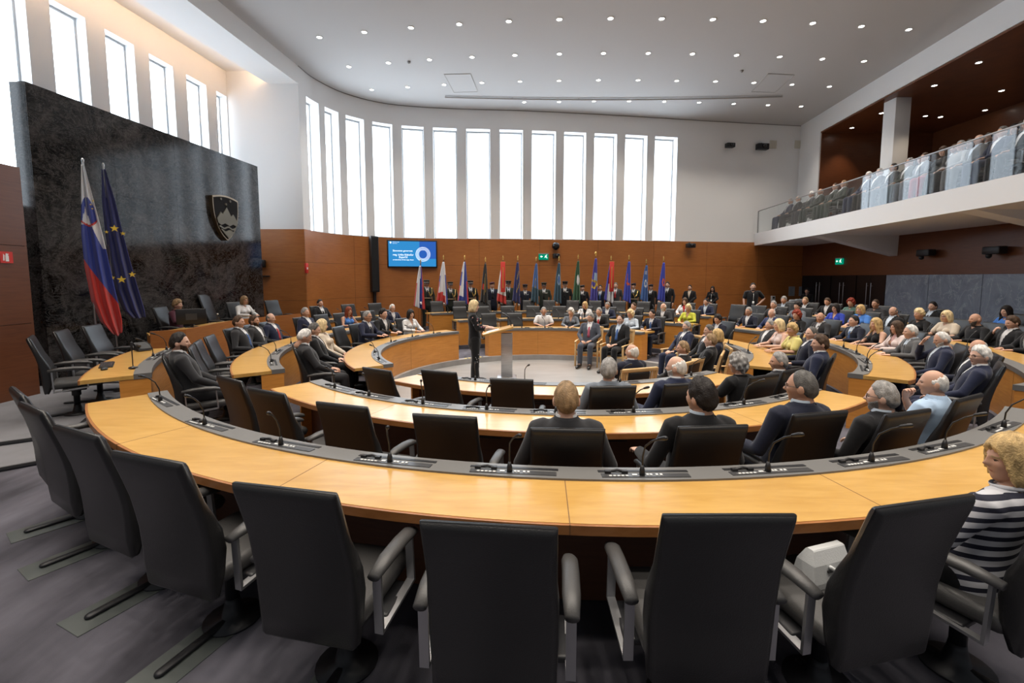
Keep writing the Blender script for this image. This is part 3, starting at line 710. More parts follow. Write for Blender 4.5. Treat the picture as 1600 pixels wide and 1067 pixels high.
# ================================================================== WALL FIXTURES
def on_wall(px,py,name,label,cat,off=.03):
    u=wall_at(px,py); p=wpt(u); n=wn(u); k=p.y; d=ray(px,py); z=H+d.z*(p.y/d.y)
    t=Vector((n.y,-n.x,0)); o=thing(name,label,cat,(p.x-n.x*off,p.y-n.y*off,z),math.atan2(t.y,t.x)); return o,p.y/F
tv,k=on_wall(644.5,397,'wall_screen','large blue presentation screen hanging on the wooden wall above the first flag','screen',.10)
w,h=35.5*k*1.06,21*k
b=MB(); b.rbox(-w,w,-.04,.06,-h,h,.01); b.obj('screen_case',BLACK,tv)
b=MB(); b.box(-w+.05,w-.05,-.044,-.04,-h+.05,h-.05); pan=b.obj('display_panel',emis('screen_blue',(.035,.27,.62),.62),tv)
b=MB(); b.box(.28*w,w-.05,-.046,-.044,-.35*h,h-.05); b.obj('display_block',emis('screen_deep_blue',(.03,.12,.48),.62),tv)
SW=emis('screen_white',(.85,.93,1),1.1)
def ringmesh(b,cx,cz,r,t,y):
    n=40; vs=[]
    for i in range(n):
        a=2*math.pi*i/n
        for rr in (r-t,r+t): vs.append((cx+rr*math.cos(a),y,cz+rr*math.sin(a)))
    b.add(vs,[(2*i,2*i+1,(2*i+3)%(2*n),(2*i+2)%(2*n)) for i in range(n)])
b=MB()
for r in (.27,.325,.38,.43): ringmesh(b,.42*w,-.02*h,r*h*1.2,.007*h*1.35,-.050)
b.obj('display_rings',SW,tv)
def text(s,size,x,z,par,m,y=-.048,align='CENTER',name='screen_text',depth=.001,hgt=None):
    cu=bpy.data.curves.new(name,'FONT'); cu.body=s; cu.size=size; cu.align_x=align; cu.align_y='CENTER'; cu.extrude=depth
    to=bpy.data.objects.new(name,cu); COL.objects.link(to); cu.size=1; bpy.context.view_layer.update()
    me=bpy.data.meshes.new_from_object(to.evaluated_get(bpy.context.evaluated_depsgraph_get())); bpy.data.objects.remove(to); me.materials.clear(); me.materials.append(m)
    xs=[v.co.x for v in me.vertices]; ww=max(xs)-min(xs); k=size/ww; sy=k if hgt is None else hgt/.72; me.transform(Matrix.Diagonal((k,sy,1,1)))
    M=Matrix.Translation((x,y,z))@Matrix.Rotation(R(90),4,'X'); me.transform(M)
    return link(bpy.data.objects.new(name,me),par)
for s,sz,x,z,hh in (('Slavnostna govornica',.78,-.39,.22,.07),('mag. Urška Klakočar',.82,-.37,-.07,.075),('Zupančič',.35,-.37,-.25,.075),('predsednica Državnega zbora',.82,-.37,-.43,.045)): text(s,sz*w,x*w,z*h,tv,SW,hgt=hh)
text('REPUBLIKA SLOVENIJA',.26*w,-.78*w,.84*h,tv,SW,align='LEFT'); text('DRŽAVNI ZBOR',.18*w,-.78*w,.74*h,tv,SW,align='LEFT')
b=MB(); b.prism([(-.89*w,.86*h),(-.83*w,.86*h),(-.83*w,.78*h),(-.86*w,.72*h),(-.89*w,.78*h)],-.050,-.048); b.obj('screen_crest',SW,tv)
sp,k=on_wall(582.5,413,'column_loudspeaker','tall slim black loudspeaker column left of the blue screen','loudspeaker',.16)
b=MB(); b.rbox(-.15,.15,-.12,.12,-1.06,1.06,.02); b.obj('cabinet',BLACK,sp)
b=MB(); b.box(-.12,.12,-.127,-.12,-1.0,1.0); b.obj('speaker_grille',mat('speaker_cloth',(.008,.008,.009),.9),sp)
b=MB(); b.box(-.04,.04,-.02,.135,-1.5,-1.06); b.obj('wall_bracket',BLACK,sp)
def exit_sign(px,py,label,off=.05,loc=None,rz=None):
    if loc is None: o,k=on_wall(px,py,'exit_sign',label,'exit sign',off)
    else: o=thing('exit_sign',label,'exit sign',loc,rz)
    b=MB(); b.rbox(-.2,.2,-.03,.03,-.13,.10,.01); b.obj('sign_box',emis('exit_green',(.0,.28,.16),.55),o)
    b=MB(); b.box(-.21,.21,-.035,.04,.10,.14); b.obj('sign_lid',mat('sensor_grey',(.3,.29,.28),.5),o)
    W=emis('exit_white',(.7,1,.85),.9)
    b=MB(); b.prism([(.03,-.05),(.06,-.05),(.09,.0),(.12,-.07),(.15,-.07),(.11,.02),(.13,.04),(.10,.06),(.05,.03),(.04,.0),(.06,.0)],-.034,-.03); b.ball((.125,-.032,.073),.016,.003,.016,8)
    b.obj('running_figure',W,o)
    b=MB(); b.prism([(-.04,-.015),(-.09,-.015),(-.09,-.05),(-.15,0),(-.09,.05),(-.09,.015),(-.04,.015)],-.034,-.03); b.obj('arrow_mark',W,o)
    return o
exit_sign(849,401,'green exit sign on the wooden wall above the flags, beside the round black camera')
o,k=on_wall(867,385,'dome_camera','round black dome camera at the top of the wooden wall','camera',.17)
b=MB(); b.ball((0,0,0),.16,n=18); b.obj('dome',mat('gloss_black',(.01,.01,.012),.12),o)
b=MB(); b.tube([(0,.16,0),(0,0,0)],.05,10); b.obj('mount_arm',BLACK,o)
o,k=on_wall(868,400,'projector_box','small black camera box right under the dome camera','camera',.14)
b=MB(); b.rbox(-.13,.13,-.12,.13,-.10,.09,.02); b.obj('housing',BLACK,o); b=MB(); b.tube([(.0,-.12,0),(0,-.145,0)],.055,14); b.obj('lens',mat('gloss_black',(.01,.01,.012),.12),o)
for px,py,lab in ((1075,384,'small black camera at the wall seam right of the windows'),(1136,229,'left of two black wall cameras high on the white wall'),(1186,231,'right and larger of two black wall cameras on the white wall')):
    o,k=on_wall(px,py,'wall_camera',lab,'camera',.20); s=1.25 if px==1186 else .9
    b=MB(); b.rbox(-.20*s,.20*s,-.12,.10,-.11*s,.09*s,.02); b.obj('housing',BLACK,o)
    b=MB(); b.tube([(0,-.12,0),(0,-.16,0)],.07*s,14); b.obj('lens',mat('gloss_black',(.01,.01,.012),.12),o)
    b=MB(); b.tube([(0,.2,.12*s),(0,.05,.12*s),(0,.0,.05)],.025,8); b.obj('wall_bracket',BLACK,o)
for px,lab in ((1207.5,'left beige square speaker plate on the white wall'),(1246.5,'right beige square speaker plate near the wall corner')):
    o,k=on_wall(px,226,'wall_plate',lab,'wall plate',.02); b=MB(); b.rbox(-.16,.16,-.02,.02,-.17,.17,.008); b.obj('plate_cover',mat('plate_beige',(.58,.55,.47),.6),o)
for px,lab in ((1236,'left notice sheet pinned on the dark wall'),(1252,'right notice sheet pinned on the dark wall')):
    o,k=on_wall(px,455,'notice_sheet',lab,'notice',.035); b=MB(); b.box(-.15,.15,-.004,.004,-.21,.21); b.obj('sheet',mat('notice_paper',(.42,.45,.48),.6),o)
    b=MB()
    for j in range(7): b.box(-.11,.11-.03*(j%3),-.006,-.004,.15-.05*j,.165-.05*j)
    b.obj('printed_lines',mat('print_grey',(.22,.23,.25),.7),o)
o,k=on_wall(1206.5,467,'wall_phone','white phone unit on the dark wall','phone',.05); b=MB(); b.rbox(-.09,.09,-.04,.04,-.14,.14,.015); b.obj('phone_body',WHITEP,o); b=MB(); b.box(-.045,.045,-.045,-.04,.02,.10); b.obj('phone_display',BLACK,o); b=MB(); b.tube([(-.02,0,-.14),(-.03,0,-.5)],.006,6); b.obj('cord',WHITEP,o)
# exit sign and loudspeakers on the right wall under the gallery
yx=13*F/(1310-800)
exit_sign(0,0,'green exit sign above the black doors under the gallery',loc=(XR-.05,yx,un(1310,408,Y=yx).z),rz=R(-90))
for px,py,lab in ((1452,395,'left black loudspeaker under the gallery'),(1560,391,'right black loudspeaker under the gallery, near the frame edge')):
    yy=XR*F/(px-800); o=thing('wall_loudspeaker',lab,'loudspeaker',(XR-.22,yy,un(px,py,Y=yy).z),R(-90))
    b=MB(); b.rbox(-.22,.22,-.12,.12,-.10,.10,.02); b.obj('cabinet',BLACK,o); b=MB(); b.box(-.05,.05,.1,.22,-.04,.04); b.obj('wall_bracket',BLACK,o); b=MB(); b.ball((-.12,-.02,-.14),.07,n=12); b.obj('lamp_ball',BLACK,o)
# left wall items
o=thing('fire_sign','red fire extinguisher sign on the left panelled block','sign',(-7.565,un(16,402,Y=5).y,0)); yy=-7.565*F/(16-800); o.location=(-7.562,yy,un(16,402,Y=yy).z); o.rotation_euler=(0,0,R(90))
b=MB(); b.box(-.085,.085,-.004,.004,-.085,.085); b.obj('sign_plate',mat('sign_red',(.62,.03,.02),.5),o)
b=MB(); b.prism([(-.02,-.06),(.025,-.06),(.025,.02),(.015,.035),(.03,.05),(-.01,.06),(-.02,.02)],-.007,-.004); b.prism([(-.055,-.05),(-.035,-.05),(-.03,.03),(-.045,.05)],-.007,-.004); b.obj('extinguisher_mark',mat('sign_white',(.8,.8,.8),.5),o)
p=un(408,412,Y=(YF-.06)); o=thing('wall_projector','small black projector on a bracket at the right edge of the marble','projector',p); b=MB(); b.rbox(-.08,.16,-.12,.0,-.12,.12,.02); b.obj('housing',BLACK,o); b=MB(); b.box(-.02,.25,-.1,.03,-.42,-.38); b.obj('shelf',BLACK,o)
o,k=on_wall(473,419,'fire_call_point','small red fire call point on the wooden wall corner','alarm',.04); b=MB(); b.rbox(-.07,.07,-.03,.03,-.16,.16,.01); b.obj('call_box',mat('sign_red',(.62,.03,.02),.5),o); b=MB(); b.box(-.03,.03,-.034,-.03,-.04,.03); b.obj('glass_window',WHITEP,o)
# ================================================================== FLAGS
FM={}
def fcol(name,c): 
    return mat('flag_'+name,c,.75,sheen=.2)
FW=fcol('white',(.72,.72,.74)); FB=fcol('blue',(.028,.05,.30)); FR=fcol('red',(.55,.030,.022)); FN=fcol('navy',(.016,.022,.13)); FY=fcol('yellow',(.80,.56,.05)); FK=fcol('black',(.012,.012,.013)); FG=fcol('green',(.02,.085,.035)); FV=fcol('violet',(.06,.05,.32)); FSB=fcol('sky_blue',(.05,.13,.35)); FT=fcol('teal',(.02,.07,.11)); FO=fcol('orange',(.72,.12,.03)); FLB=fcol('pale_blue',(.35,.48,.60)); FRB=fcol('royal_blue',(.05,.07,.45)); FGO=fcol('dull_gold',(.45,.30,.06))
PAL=[FW,FB,FR,FN,FY,FK,FG,FV,FSB,FT,FO,FLB,FRB,FGO]; IDX={m.name[5:]:i for i,m in enumerate(PAL)}
def cloth(edges,zt,zb,colf,folds=3,amp=.05,nu=36,nv=60,th=.004):
    """edges(v)->(xl,xr); local x across, y depth, z height"""
    b=MB(); vs=[]
    for side in (0,1):
        for j in range(nv+1):
            v=j/nv; xl,xr,zo=edges(v)
            for i in range(nu+1):
                u=i/nu; x=xl+(xr-xl)*u
                y=amp*(.25+.75*v)*math.sin(2*math.pi*folds*u+1.3+v*.8)+(amp*.5)*math.sin(5*u+3*v)
                z=zt+(zb-zt)*v+zo(u)
                vs.append((x,y+side*th,z))
    N=(nu+1)*(nv+1)
    for j in range(nv):
        for i in range(nu):
            a=j*(nu+1)+i; q=(a,a+1,a+nu+2,a+nu+1); c=IDX[colf((i+.5)/nu,(j+.5)/nv)]
            b.add([],[]) if False else None
            b.f.append(list(q)); b.m.append(c); b.sm.append(True)
            b.f.append([k+N for k in reversed(q)]); b.m.append(c); b.sm.append(True)
    b.v=vs
    bd=[i for i in range(nu+1)]+[(j+1)*(nu+1)-1 for j in range(1,nv+1)]+[nv*(nu+1)+i for i in range(nu-1,-1,-1)]+[j*(nu+1) for j in range(nv-1,0,-1)]
    for k in range(len(bd)):
        a,c=bd[k],bd[(k+1)%len(bd)]; b.f.append([a,c,c+N,a+N]); b.m.append(0); b.sm.append(False)
    return b
def lerp_tab(tab,v):
    for (v0,a),(v1,c) in zip(tab[:-1],tab[1:]):
        if v<=v1: t=(v-v0)/(v1-v0); return tuple(p+(q-p)*t for p,q in zip(a,c))
    return tab[-1][1]
def big_flag(label,pole_px,ytop,ybot,tab,colf,d0,emb=None):
    s,_=slab_hit(pole_px,400); 
    # stand half a metre in front of the slab
    dr=ray(pole_px,400); k=0; best=None
    for i in range(400):
        Y=6+i*.01; p=Vector((dr.x/dr.y*Y,Y,0)); d=(p-SA).dot(sn)
        if best is None or abs(d-d0)<best[0]: best=(abs(d-d0),p)
    p=best[1]; Y=p.y; zt=un(pole_px,ytop,Y=Y).z; zb=un(pole_px,ybot,Y=Y).z; kx=Y*Y/(F*math.hypot(p.x,p.y)); ky=Y/F
    o=thing('standing_flag',label,'flag',(p.x,p.y,0),math.atan2(-p.x,p.y)*-1 if False else math.atan2(p.y,p.x)-R(90))
    b=MB(); b.tube([(0,0,.03),(0,0,zt+.05)],.016,10); pole=b.obj('pole',STEEL,o)
    b=MB(); b.ball((0,0,zt+.08),.022,.022,.045,10); b.obj('finial',STEEL,pole)
    b=MB(); b.lathe([(.2,0),(.2,.02),(.05,.035),(.03,.12),(.0,.12)],20); b.obj('foot',BLACK,o)
    def edges(v): xl,xr,bow=lerp_tab(tab,v); return xl*kx,xr*kx,(lambda u:-bow*ky*(1-abs(2*u-1.0))**1.0)
    c=cloth(edges,zt,zb,colf,2.5,.06,84,170); c.v=[(x,y-.05,z) for x,y,z in c.v]; cl=c.obj('cloth',PAL,o)
    return o,cl,edges,zt,zb,kx,ky
def si_col(u,v):
    du=(u-.42)/.46
    if abs(du)<1:
        top=.185+.055*du*du; bot=.345-.03*du*du
        if bot<v<bot+.012 and u<.9: return 'red'
        if top<v<bot:
            if v>.25+.055*abs((u-.26)/.16)+.012*math.sin(u*40) and u<.5: return 'white'
            return 'blue'
    if v<.345: return 'white'
    if v<.49 and u>.50+(v-.345)*2.6: return 'white'
    return 'red' if v>.55+.27*u else 'blue'
si=big_flag('tall white, blue and red flag with mountain crest standing before the marble slab',141,258,521,
 [(0,(-3,2,0)),(.2,(-7,12,0)),(.4,(-11,22,0)),(.6,(-10,30,0)),(.8,(-4,38,0)),(.93,(8,43,4)),(1,(24,42,6))],si_col,.75)
eu=big_flag('tall dark blue flag with yellow stars standing right of the tricolour flag',172,265,497,
 [(0,(-3,3,0)),(.2,(-6,14,0)),(.4,(-5,22,0)),(.6,(-2,31,0)),(.8,(3,41,0)),(.95,(14,49,0)),(1,(26,50,2))],lambda u,v:'navy',.75)
def star_on(o,cx,cz,r,y,rot=0.0):
    b=MB(); b.prism([(cx+(r if i%2==0 else r*.4)*math.sin(i*math.pi/5+rot),cz+(r if i%2==0 else r*.4)*math.cos(i*math.pi/5+rot)) for i in range(10)],y-.006,y); return b.obj('star',FY,o)
o_,cl,ed,zt,zb,kx,ky=eu
for px,py,r in ((182,354,6.5),(194.5,361,4),(187,432,6.8),(204.5,424,5.5),(173,429,4),(169.5,360,3)): 
    star_on(o_,(px-172)*kx,zt-(py-265)*ky,r*ky*.9,-.155)
o_,cl,ed,zt,zb,kx,ky=si
for px,py in ((148,318),(150,324),(152,312)): star_on(o_,(px-141)*kx,zt-(py-258)*ky,1.6*ky,-.15)
# parade flags held by the bearers are built with the bearers
def parade_flag(label,x,y,z0,ztip,colf,sash=False,w=.42,finial='spear',lean=.0,zc=None,zend=.95):
    o=thing('parade_flag',label,'flag',(x,y,z0),0,'parade flags of the bearers')
    h=ztip-z0
    b=MB(); b.tube([(0,0,.02),(0,0,h-.12)],.017,8); pole=b.obj('pole',mat('pole_wood',(.12,.055,.02),.4),o)
    b=MB()
    if finial=='spear': b.lathe([(.018,h-.16),(.026,h-.13),(.014,h-.10),(.03,h-.06),(.012,h-.02),(.002,h+.02)],10)
    else: b.ball((0,0,h-.05),.045,.03,.07,10); b.lathe([(.018,h-.16),(.026,h-.13),(.014,h-.10)],10)
    b.obj('finial',GOLD,pole)
    def edges(v): 
        q=v**.8; return (-.035-w*.70*q,.035+w*.30*q,(lambda u:-.10*v*(u*1.6-.3)))
    c=cloth(edges,h-.24,zend,colf,3,.05,24,40); c.v=[(xx,yy-.05,zz) for xx,yy,zz in c.v]; c.obj('cloth',PAL,o)
    if sash:
        b=MB(); b.rbox(-.085,.085,-.16,-.145,zend+.35,h-.22,.004); b.obj('sash',FR,o); b=MB(); b.box(-.012,.012,-.166,-.16,zend+.5,h-.42); b.box(-.11,.11,-.15,-.135,h-.24,h-.21); b.obj('gold_lettering',FGO,o)
    return o
# ================================================================== PEOPLE: shapes
def vox(mb,size,it=2,fac=.5):
    me=bpy.data.meshes.new('t'); me.from_pydata(mb.v,[],mb.f); bmfix(me)
    o=bpy.data.objects.new('t',me); COL.objects.link(o)
    m=o.modifiers.new('r','REMESH'); m.mode='VOXEL'; m.voxel_size=size
    if it: s=o.modifiers.new('s','SMOOTH'); s.factor=fac; s.iterations=it
    bpy.context.view_layer.update()
    ev=o.evaluated_get(bpy.context.evaluated_depsgraph_get()); em=ev.to_mesh()
    n=len(em.vertices); V=np.empty(n*3,'f'); em.vertices.foreach_get('co',V); V=V.reshape(-1,3).astype(float)
    Fc=[tuple(p.vertices) for p in em.polygons]
    ev.to_mesh_clear(); bpy.data.objects.remove(o); bpy.data.meshes.remove(me)
    return V,Fc
def to_mesh(name,parts,nslots):
    """parts: list of (V,F,matidx list or int)"""
    vs=[];fs=[];mi=[];n=0
    for V,Fc,M in parts:
        vs.append(np.asarray(V,float)); fs+=[tuple(i+n for i in f) for f in Fc]; mi+=([M]*len(Fc) if isinstance(M,int) else list(M)); n+=len(V)
    V=np.concatenate(vs); me=bpy.data.meshes.new(name); me.from_pydata(V.tolist(),[],fs)
    for k in range(nslots): me.materials.append(None)
    me.polygons.foreach_set('material_index',mi); me.polygons.foreach_set('use_smooth',[True]*len(fs)); me.update(); return me
def sst(a,b,x): t=np.clip((x-a)/(b-a),0,1); return t*t*(3-2*t)
def headR(D):
    dx,dy,dz=D[:,0],D[:,1],D[:,2]; ax=np.abs(dx); fr=sst(0,.3,dy)
    a=.077*(1-.16*sst(-.05,-.85,dz)); b=np.where(dy>0,.093,.100)*(1-.10*sst(-.2,-.9,dz)*np.where(dy<0,1,0)); c=.122
    r=1/np.sqrt((dx/a)**2+(dy/b)**2+(dz/c)**2)
    g=lambda x,s:np.exp(-(x/s)**2)
    r+=fr*(.027*g(dx,.105)*g(dz+.17,.13)+.011*g(dx,.08)*g(dz-.08,.17))
    r-=fr*.0085*g(ax-.35,.15)*g(dz-.10,.10)
    r+=fr*.0045*g(ax-.28,.25)*g(dz-.27,.09)
    r+=fr*(.007*g(dx,.20)*g(dz+.50,.055)-.004*g(dx,.2)*g(dz+.60,.05)+.012*g(dx,.22)*g(dz+.80,.13))
    r+=fr*.004*g(ax-.5,.2)*g(dz+.22,.2)
    return r
def dirs(nu,nv):
    th=np.linspace(0,2*np.pi,nu,endpoint=False); ph=np.linspace(-np.pi/2+.02,np.pi/2-.02,nv)
    T,P=np.meshgrid(th,ph); return np.stack([np.cos(P)*np.sin(T),np.cos(P)*np.cos(T),np.sin(P)],-1).reshape(-1,3)
def grid_faces(nu,nv):
    f=[(j*nu+i,j*nu+(i+1)%nu,(j+1)*nu+(i+1)%nu,(j+1)*nu+i) for j in range(nv-1) for i in range(nu)]
    return f+[tuple(range(nu-1,-1,-1)),tuple((nv-1)*nu+i for i in range(nu))]
def make_head(sex):
    k=1.0 if sex=='m' else .955
    D=dirs(56,44); V=D*headR(D)[:,None]*k
    mb=MB(); mb.add([tuple(p) for p in V],grid_faces(56,44))
    for s in (-1,1):
        mb.ball((s*.079*k,-.012,-.004),.012,.021,.033,12)
    mb.tube([(0,-.018,-.04),(0,-.03,-.10),(0,-.045,-.155)],[.052*k,.055*k,.06*k],14)
    V,Fc=vox(mb,.0048,2,.4)
    C=np.array([V[list(f)].mean(0) for f in Fc]); D=C/np.linalg.norm(C,axis=1)[:,None]; ax=np.abs(D[:,0]); ok=(D[:,1]>.3)
    mi=np.zeros(len(Fc),int)
    mi[ok&(ax<.20*(1-.6*np.abs(D[:,2]+.535)/.08))&(np.abs(D[:,2]+.535)<.065)]=1
    mi[ok&(((ax-.33)/.19)**2+((D[:,2]-.262-.05*(.33-ax))/.035)**2<1)]=2
    mi[ok&(((ax-.35)/.12)**2+((D[:,2]-.10)/.048)**2<1)]=3
    return V,Fc,mi
HEAD={s:make_head(s) for s in 'mf'}
HANDC={}
def make_hand(side,curl):
    if (side,curl) in HANDC: return HANDC[(side,curl)]
    c={'flat':8,'relax':24,'grip':58}[curl]; s=-side; mb=MB()
    rg=[]
    for y,w,t,z in ((-.02,.026,.019,0),(0,.028,.018,0),(.03,.038,.016,0),(.07,.043,.014,0),(.098,.040,.011,-.002)):
        rg.append([(w*math.cos(2*math.pi*k/14),y,z+t*math.sin(2*math.pi*k/14)) for k in range(14)])
    mb.loft(rg)
    for x,L,sp in ((-.0315,.068,-5),(-.0105,.078,-1),(.0105,.073,2.5),(.031,.056,7)):
        x=x*-s*-1 if False else x; xs=x*(-s); sp=sp*(-s)
        p=Vector((xs,.09,-.001)); pts=[p.copy()]; ang=0
        for q,fr in enumerate((.45,.30,.25)):
            ang+=c*(.7 if q==0 else 1.0); d=Vector((math.sin(R(sp))*math.cos(R(ang)),math.cos(R(ang)),-math.sin(R(ang)))); p=p+d*L*fr; pts.append(p.copy())
        mb.tube(pts,[.0092,.0088,.0082,.0070],8)
    mb.tube([(s*.022,.015,-.006),(s*.047,.045,-.014),(s*.054+ (0 if c<50 else -s*.012),.070,-.022),(s*.052-(0 if c<50 else s*.025),.092,-.028)],[.013,.0115,.0100,.0085],8)
    HANDC[(side,curl)]=vox(mb,.0040,2,.4); return HANDC[(side,curl)]
# ---- poses
def pose(name,sex):
    f=sex=='f'; sw=.178 if not f else .158
    stand=name.startswith('stand') or name=='speaker'
    dz=.40 if stand else 0
    lean=0 if stand else {'table':-7,'chin':4,'brow':3,'look':10}.get(name,9)
    P={}
    def L(p):  # lean about the hip
        x,y,z=p; k=math.tan(R(lean)); return Vector((x,y-(z-.56)*k,z+dz)) if z>.56 else Vector((x,y,z+dz))
    P['L']=L; P['sw']=sw; P['stand']=stand; P['dz']=dz
    P['torso']=[(.455,.150,.105,0),(.50,.172,.128,-.005),(.58,.172,.132,-.005),(.68,.158,.124,-.01),(.78,.156,.120,-.015),(.88,.170,.126,-.025),(.96,.178,.118,-.035),(1.012,.168,.098,-.045),(1.045,.125,.080,-.05),(1.075,.072,.064,-.05)]
    if f: P['torso']=[(z,rx*(.98 if z<.62 else .86 if z<.85 else .87),ry*(1.0 if z<.62 else .88),y) for z,rx,ry,y in P['torso']]
    if stand: P['torso']=[(z,rx*(.93 if z<.62 else 1),ry*(.85 if z<.62 else .92),y) for z,rx,ry,y in P['torso']]
    P['neck']=[L((0,-.05,1.04)),L((0,-.045,1.08)),L((0,-.03,1.13))]
    hc=L((0,-.012,1.192)); P['head']=hc
    A={}
    lap={1:[(.265,.04,.77),(.13,.26,.64),(-.55,.75,-.15),'relax'],-1:[(-.265,.04,.77),(-.12,.27,.66),(.55,.75,-.1),'relax']}
    tab={s:[(s*.275,.13,.81),(s*.14,.36,.80),(-s*.5,.85,-.05),'flat'] for s in (1,-1)}
    rest={s:[(s*.30,-.04,.735),(s*.285,.20,.715),(-s*.1,1,-.12),'relax'] for s in (1,-1)}
    if name in('lap','look'): arms=lap
    elif name=='table': arms=tab
    elif name=='rest': arms=rest
    elif name=='cross': arms={1:[(.26,.10,.80),(.02,.215,.83),(-1,.15,.05),'relax'],-1:[(-.26,.10,.80),(-.02,.235,.80),(1,.1,.05),'relax']}
    elif name=='chin': arms={1:[(.24,.16,.80),(.085,.17,1.00),(-.35,-.25,.9),'grip'],-1:lap[-1]}
    elif name=='brow': arms={1:[(.27,.16,.86),(.15,.15,1.10),(-.45,-.2,.85),'relax'],-1:lap[-1]}
    elif name=='stand_flag': arms={1:[(.275,.03,.79),(.28,.17,.60),(-.1,.75,-.5),'grip'],-1:[(-.255,-.02,.775),(-.245,.05,.535),(.05,.2,-1),'relax']}
    elif name=='stand_front': arms={1:[(.26,.02,.77),(.075,.19,.60),(-.7,.4,-.5),'relax'],-1:[(-.26,.02,.77),(-.075,.20,.58),(.7,.4,-.5),'relax']}
    elif name=='stand_hip': arms={1:[(.255,-.02,.775),(.25,.05,.535),(0,.2,-1),'relax'],-1:[(-.36,-.06,.80),(-.20,.05,.64),(.8,.4,-.3),'relax']}
    elif name=='speaker': arms={1:[(.25,.06,.76),(.10,.30,.755),(-.25,1,-.05),'flat'],-1:[(-.25,.06,.76),(-.10,.28,.765),(.3,1,-.05),'relax']}
    P['arms']={}
    for s in (1,-1):
        e,w,d,cu=arms[s]; k=.92 if f else 1
        lean_hand=(name in('chin','brow') and s==1)
        e=Vector((e[0]*k,e[1]-(.02 if not stand and name in('lap','rest','look') else 0),e[2]+dz)); w=Vector((w[0]*k,w[1]-(.02 if name in('lap','look') else 0),w[2]+dz))
        P['arms'][s]=(L((s*sw,-.04,1.005)),e,w,Vector(d).normalized(),cu)
    sp=.095
    if stand: P['legs']={s:[Vector((s*sp,0,.93)),Vector((s*.105,.01,.50)),Vector((s*.11,-.02,.09)),Vector((s*.13,.16,.035))] for s in (1,-1)}
    else:
        yk={'table':.40}.get(name,.42); P['legs']={s:[Vector((s*sp,.0,.55)),Vector((s*.125,yk,.535)),Vector((s*.125,yk+.03,.09)),Vector((s*.14,yk+.20,.035))] for s in (1,-1)}
    return P
def torso_rings(P,add,z0=0,z1=9,n=24,top=True):
    rg=[]
    for z,rx,ry,y in P['torso']+([(1.105,.052,.050,-.048)] if top and add>.005 else []):
        if z<z0 or z>z1: continue
        c=P['L']((0,y,z)); k=2.4
        ring=[]
        for i in range(n):
            a=2*math.pi*i/n; ca,sa=math.cos(a),math.sin(a)
            ring.append((c.x+(rx+add)*math.copysign(abs(ca)**(2/k),ca),c.y+(ry+add)*math.copysign(abs(sa)**(2/k),sa),c.z))
        rg.append(ring)
    return rg
def limb(mb,s,P,add,end=1.0):
    S,E,W,_,_=P['arms'][s]
    r=[.056,.047,.043,.040,.036,.029]
    pts=[S+Vector((-s*.03,0,.0)),S,S.lerp(E,.5),E,E.lerp(W,.4),W]; rr=[.058+add]+[q+add for q in r[1:]]
    rr[0]=.060+add; rr[1]=.060+add
    if end<1:
        if end<=.5: pts=[pts[0],pts[1],S.lerp(E,end*2)]; rr=rr[:2]+[.047+add]
        else: q=(end-.5)*2; pts=pts[:4]+[E.lerp(W,q)]; rr=rr[:4]+[.034+add]
    mb.tube(pts,rr,12)
def bust(mb,P,add):
    for s in (-1,1):
        c=P['L']((s*.072,.072,.90)); mb.ball(tuple(c),.062+add,.055+add,.06+add,12)
BODYC={}
def body_mesh(pn,sex,yaw,pitch,gloves=False):
    key=(pn,sex,yaw,pitch,gloves)
    if key in BODYC: return BODYC[key]
    P=pose(pn,sex); bk=('base',pn,sex)
    if bk not in BODYC:
        mb=MB(); mb.loft(torso_rings(P,0))
        if sex=='f': bust(mb,P,-.006)
        mb.tube(P['neck'],[.062,.055,.054] if sex=='m' else [.054,.047,.047],12)
        for s in (-1,1):
            limb(mb,s,P,0); h,k,a,t=P['legs'][s]
            if P['stand']: mb.tube([h,h.lerp(k,.5),k,k.lerp(a,.35),a],[.092,.075,.056,.055,.04],12)
            else: mb.tube([h,h.lerp(k,.5),k],[.088,.078,.060],12); mb.tube([k,k.lerp(a,.35),a],[.060,.056,.04],12)
            mb.tube([a,a.lerp(t,.6)+Vector((0,0,-.02)),t],[.042,.036,.028],10)
        BODYC[bk]=vox(mb,.013,3,.5)
    V,Fc=BODYC[bk]; parts=[(V,Fc,0)]
    for s in (-1,1):
        S,E,W,d,cu=P['arms'][s]; hv,hf=make_hand(s,cu)
        y=d; z=Vector((0,0,1)) if abs(d.z)<.8 else Vector((s*.9,-.1,.2))
        if pn in('chin','brow') and s==1: z=Vector((.5,.9,.2))
        if pn in('chin','cross'): z=z if s==-1 or pn=='chin' else Vector((0,.6,.8))
        x=y.cross(z).normalized(); z=x.cross(y).normalized()
        M=np.array([[x.x,y.x,z.x],[x.y,y.y,z.y],[x.z,y.z,z.z]]); k=1.0 if sex=='m' else .92
        parts.append((hv*k@M.T+np.array(W)+np.array(d)*.012,hf,4 if gloves else 0))
    hV,hF,hM=HEAD[sex]; Rm=np.array((Matrix.Rotation(R(yaw),3,'Z')@Matrix.Rotation(R(pitch),3,'X')))
    parts.append((hV@Rm.T+np.array(P['head']),hF,list(hM)))
    BODYC[key]=to_mesh('person_body',parts,5); return BODYC[key]
CLC={}
def cut(V,Fc,fn):
    C=np.array([V[list(f)].mean(0) for f in Fc]); keep=fn(C); Fc=[f for f,k in zip(Fc,keep) if k]
    us=sorted({i for f in Fc for i in f}); mp={o:i for i,o in enumerate(us)}
    return V[us],[tuple(mp[i] for i in f) for f in Fc]
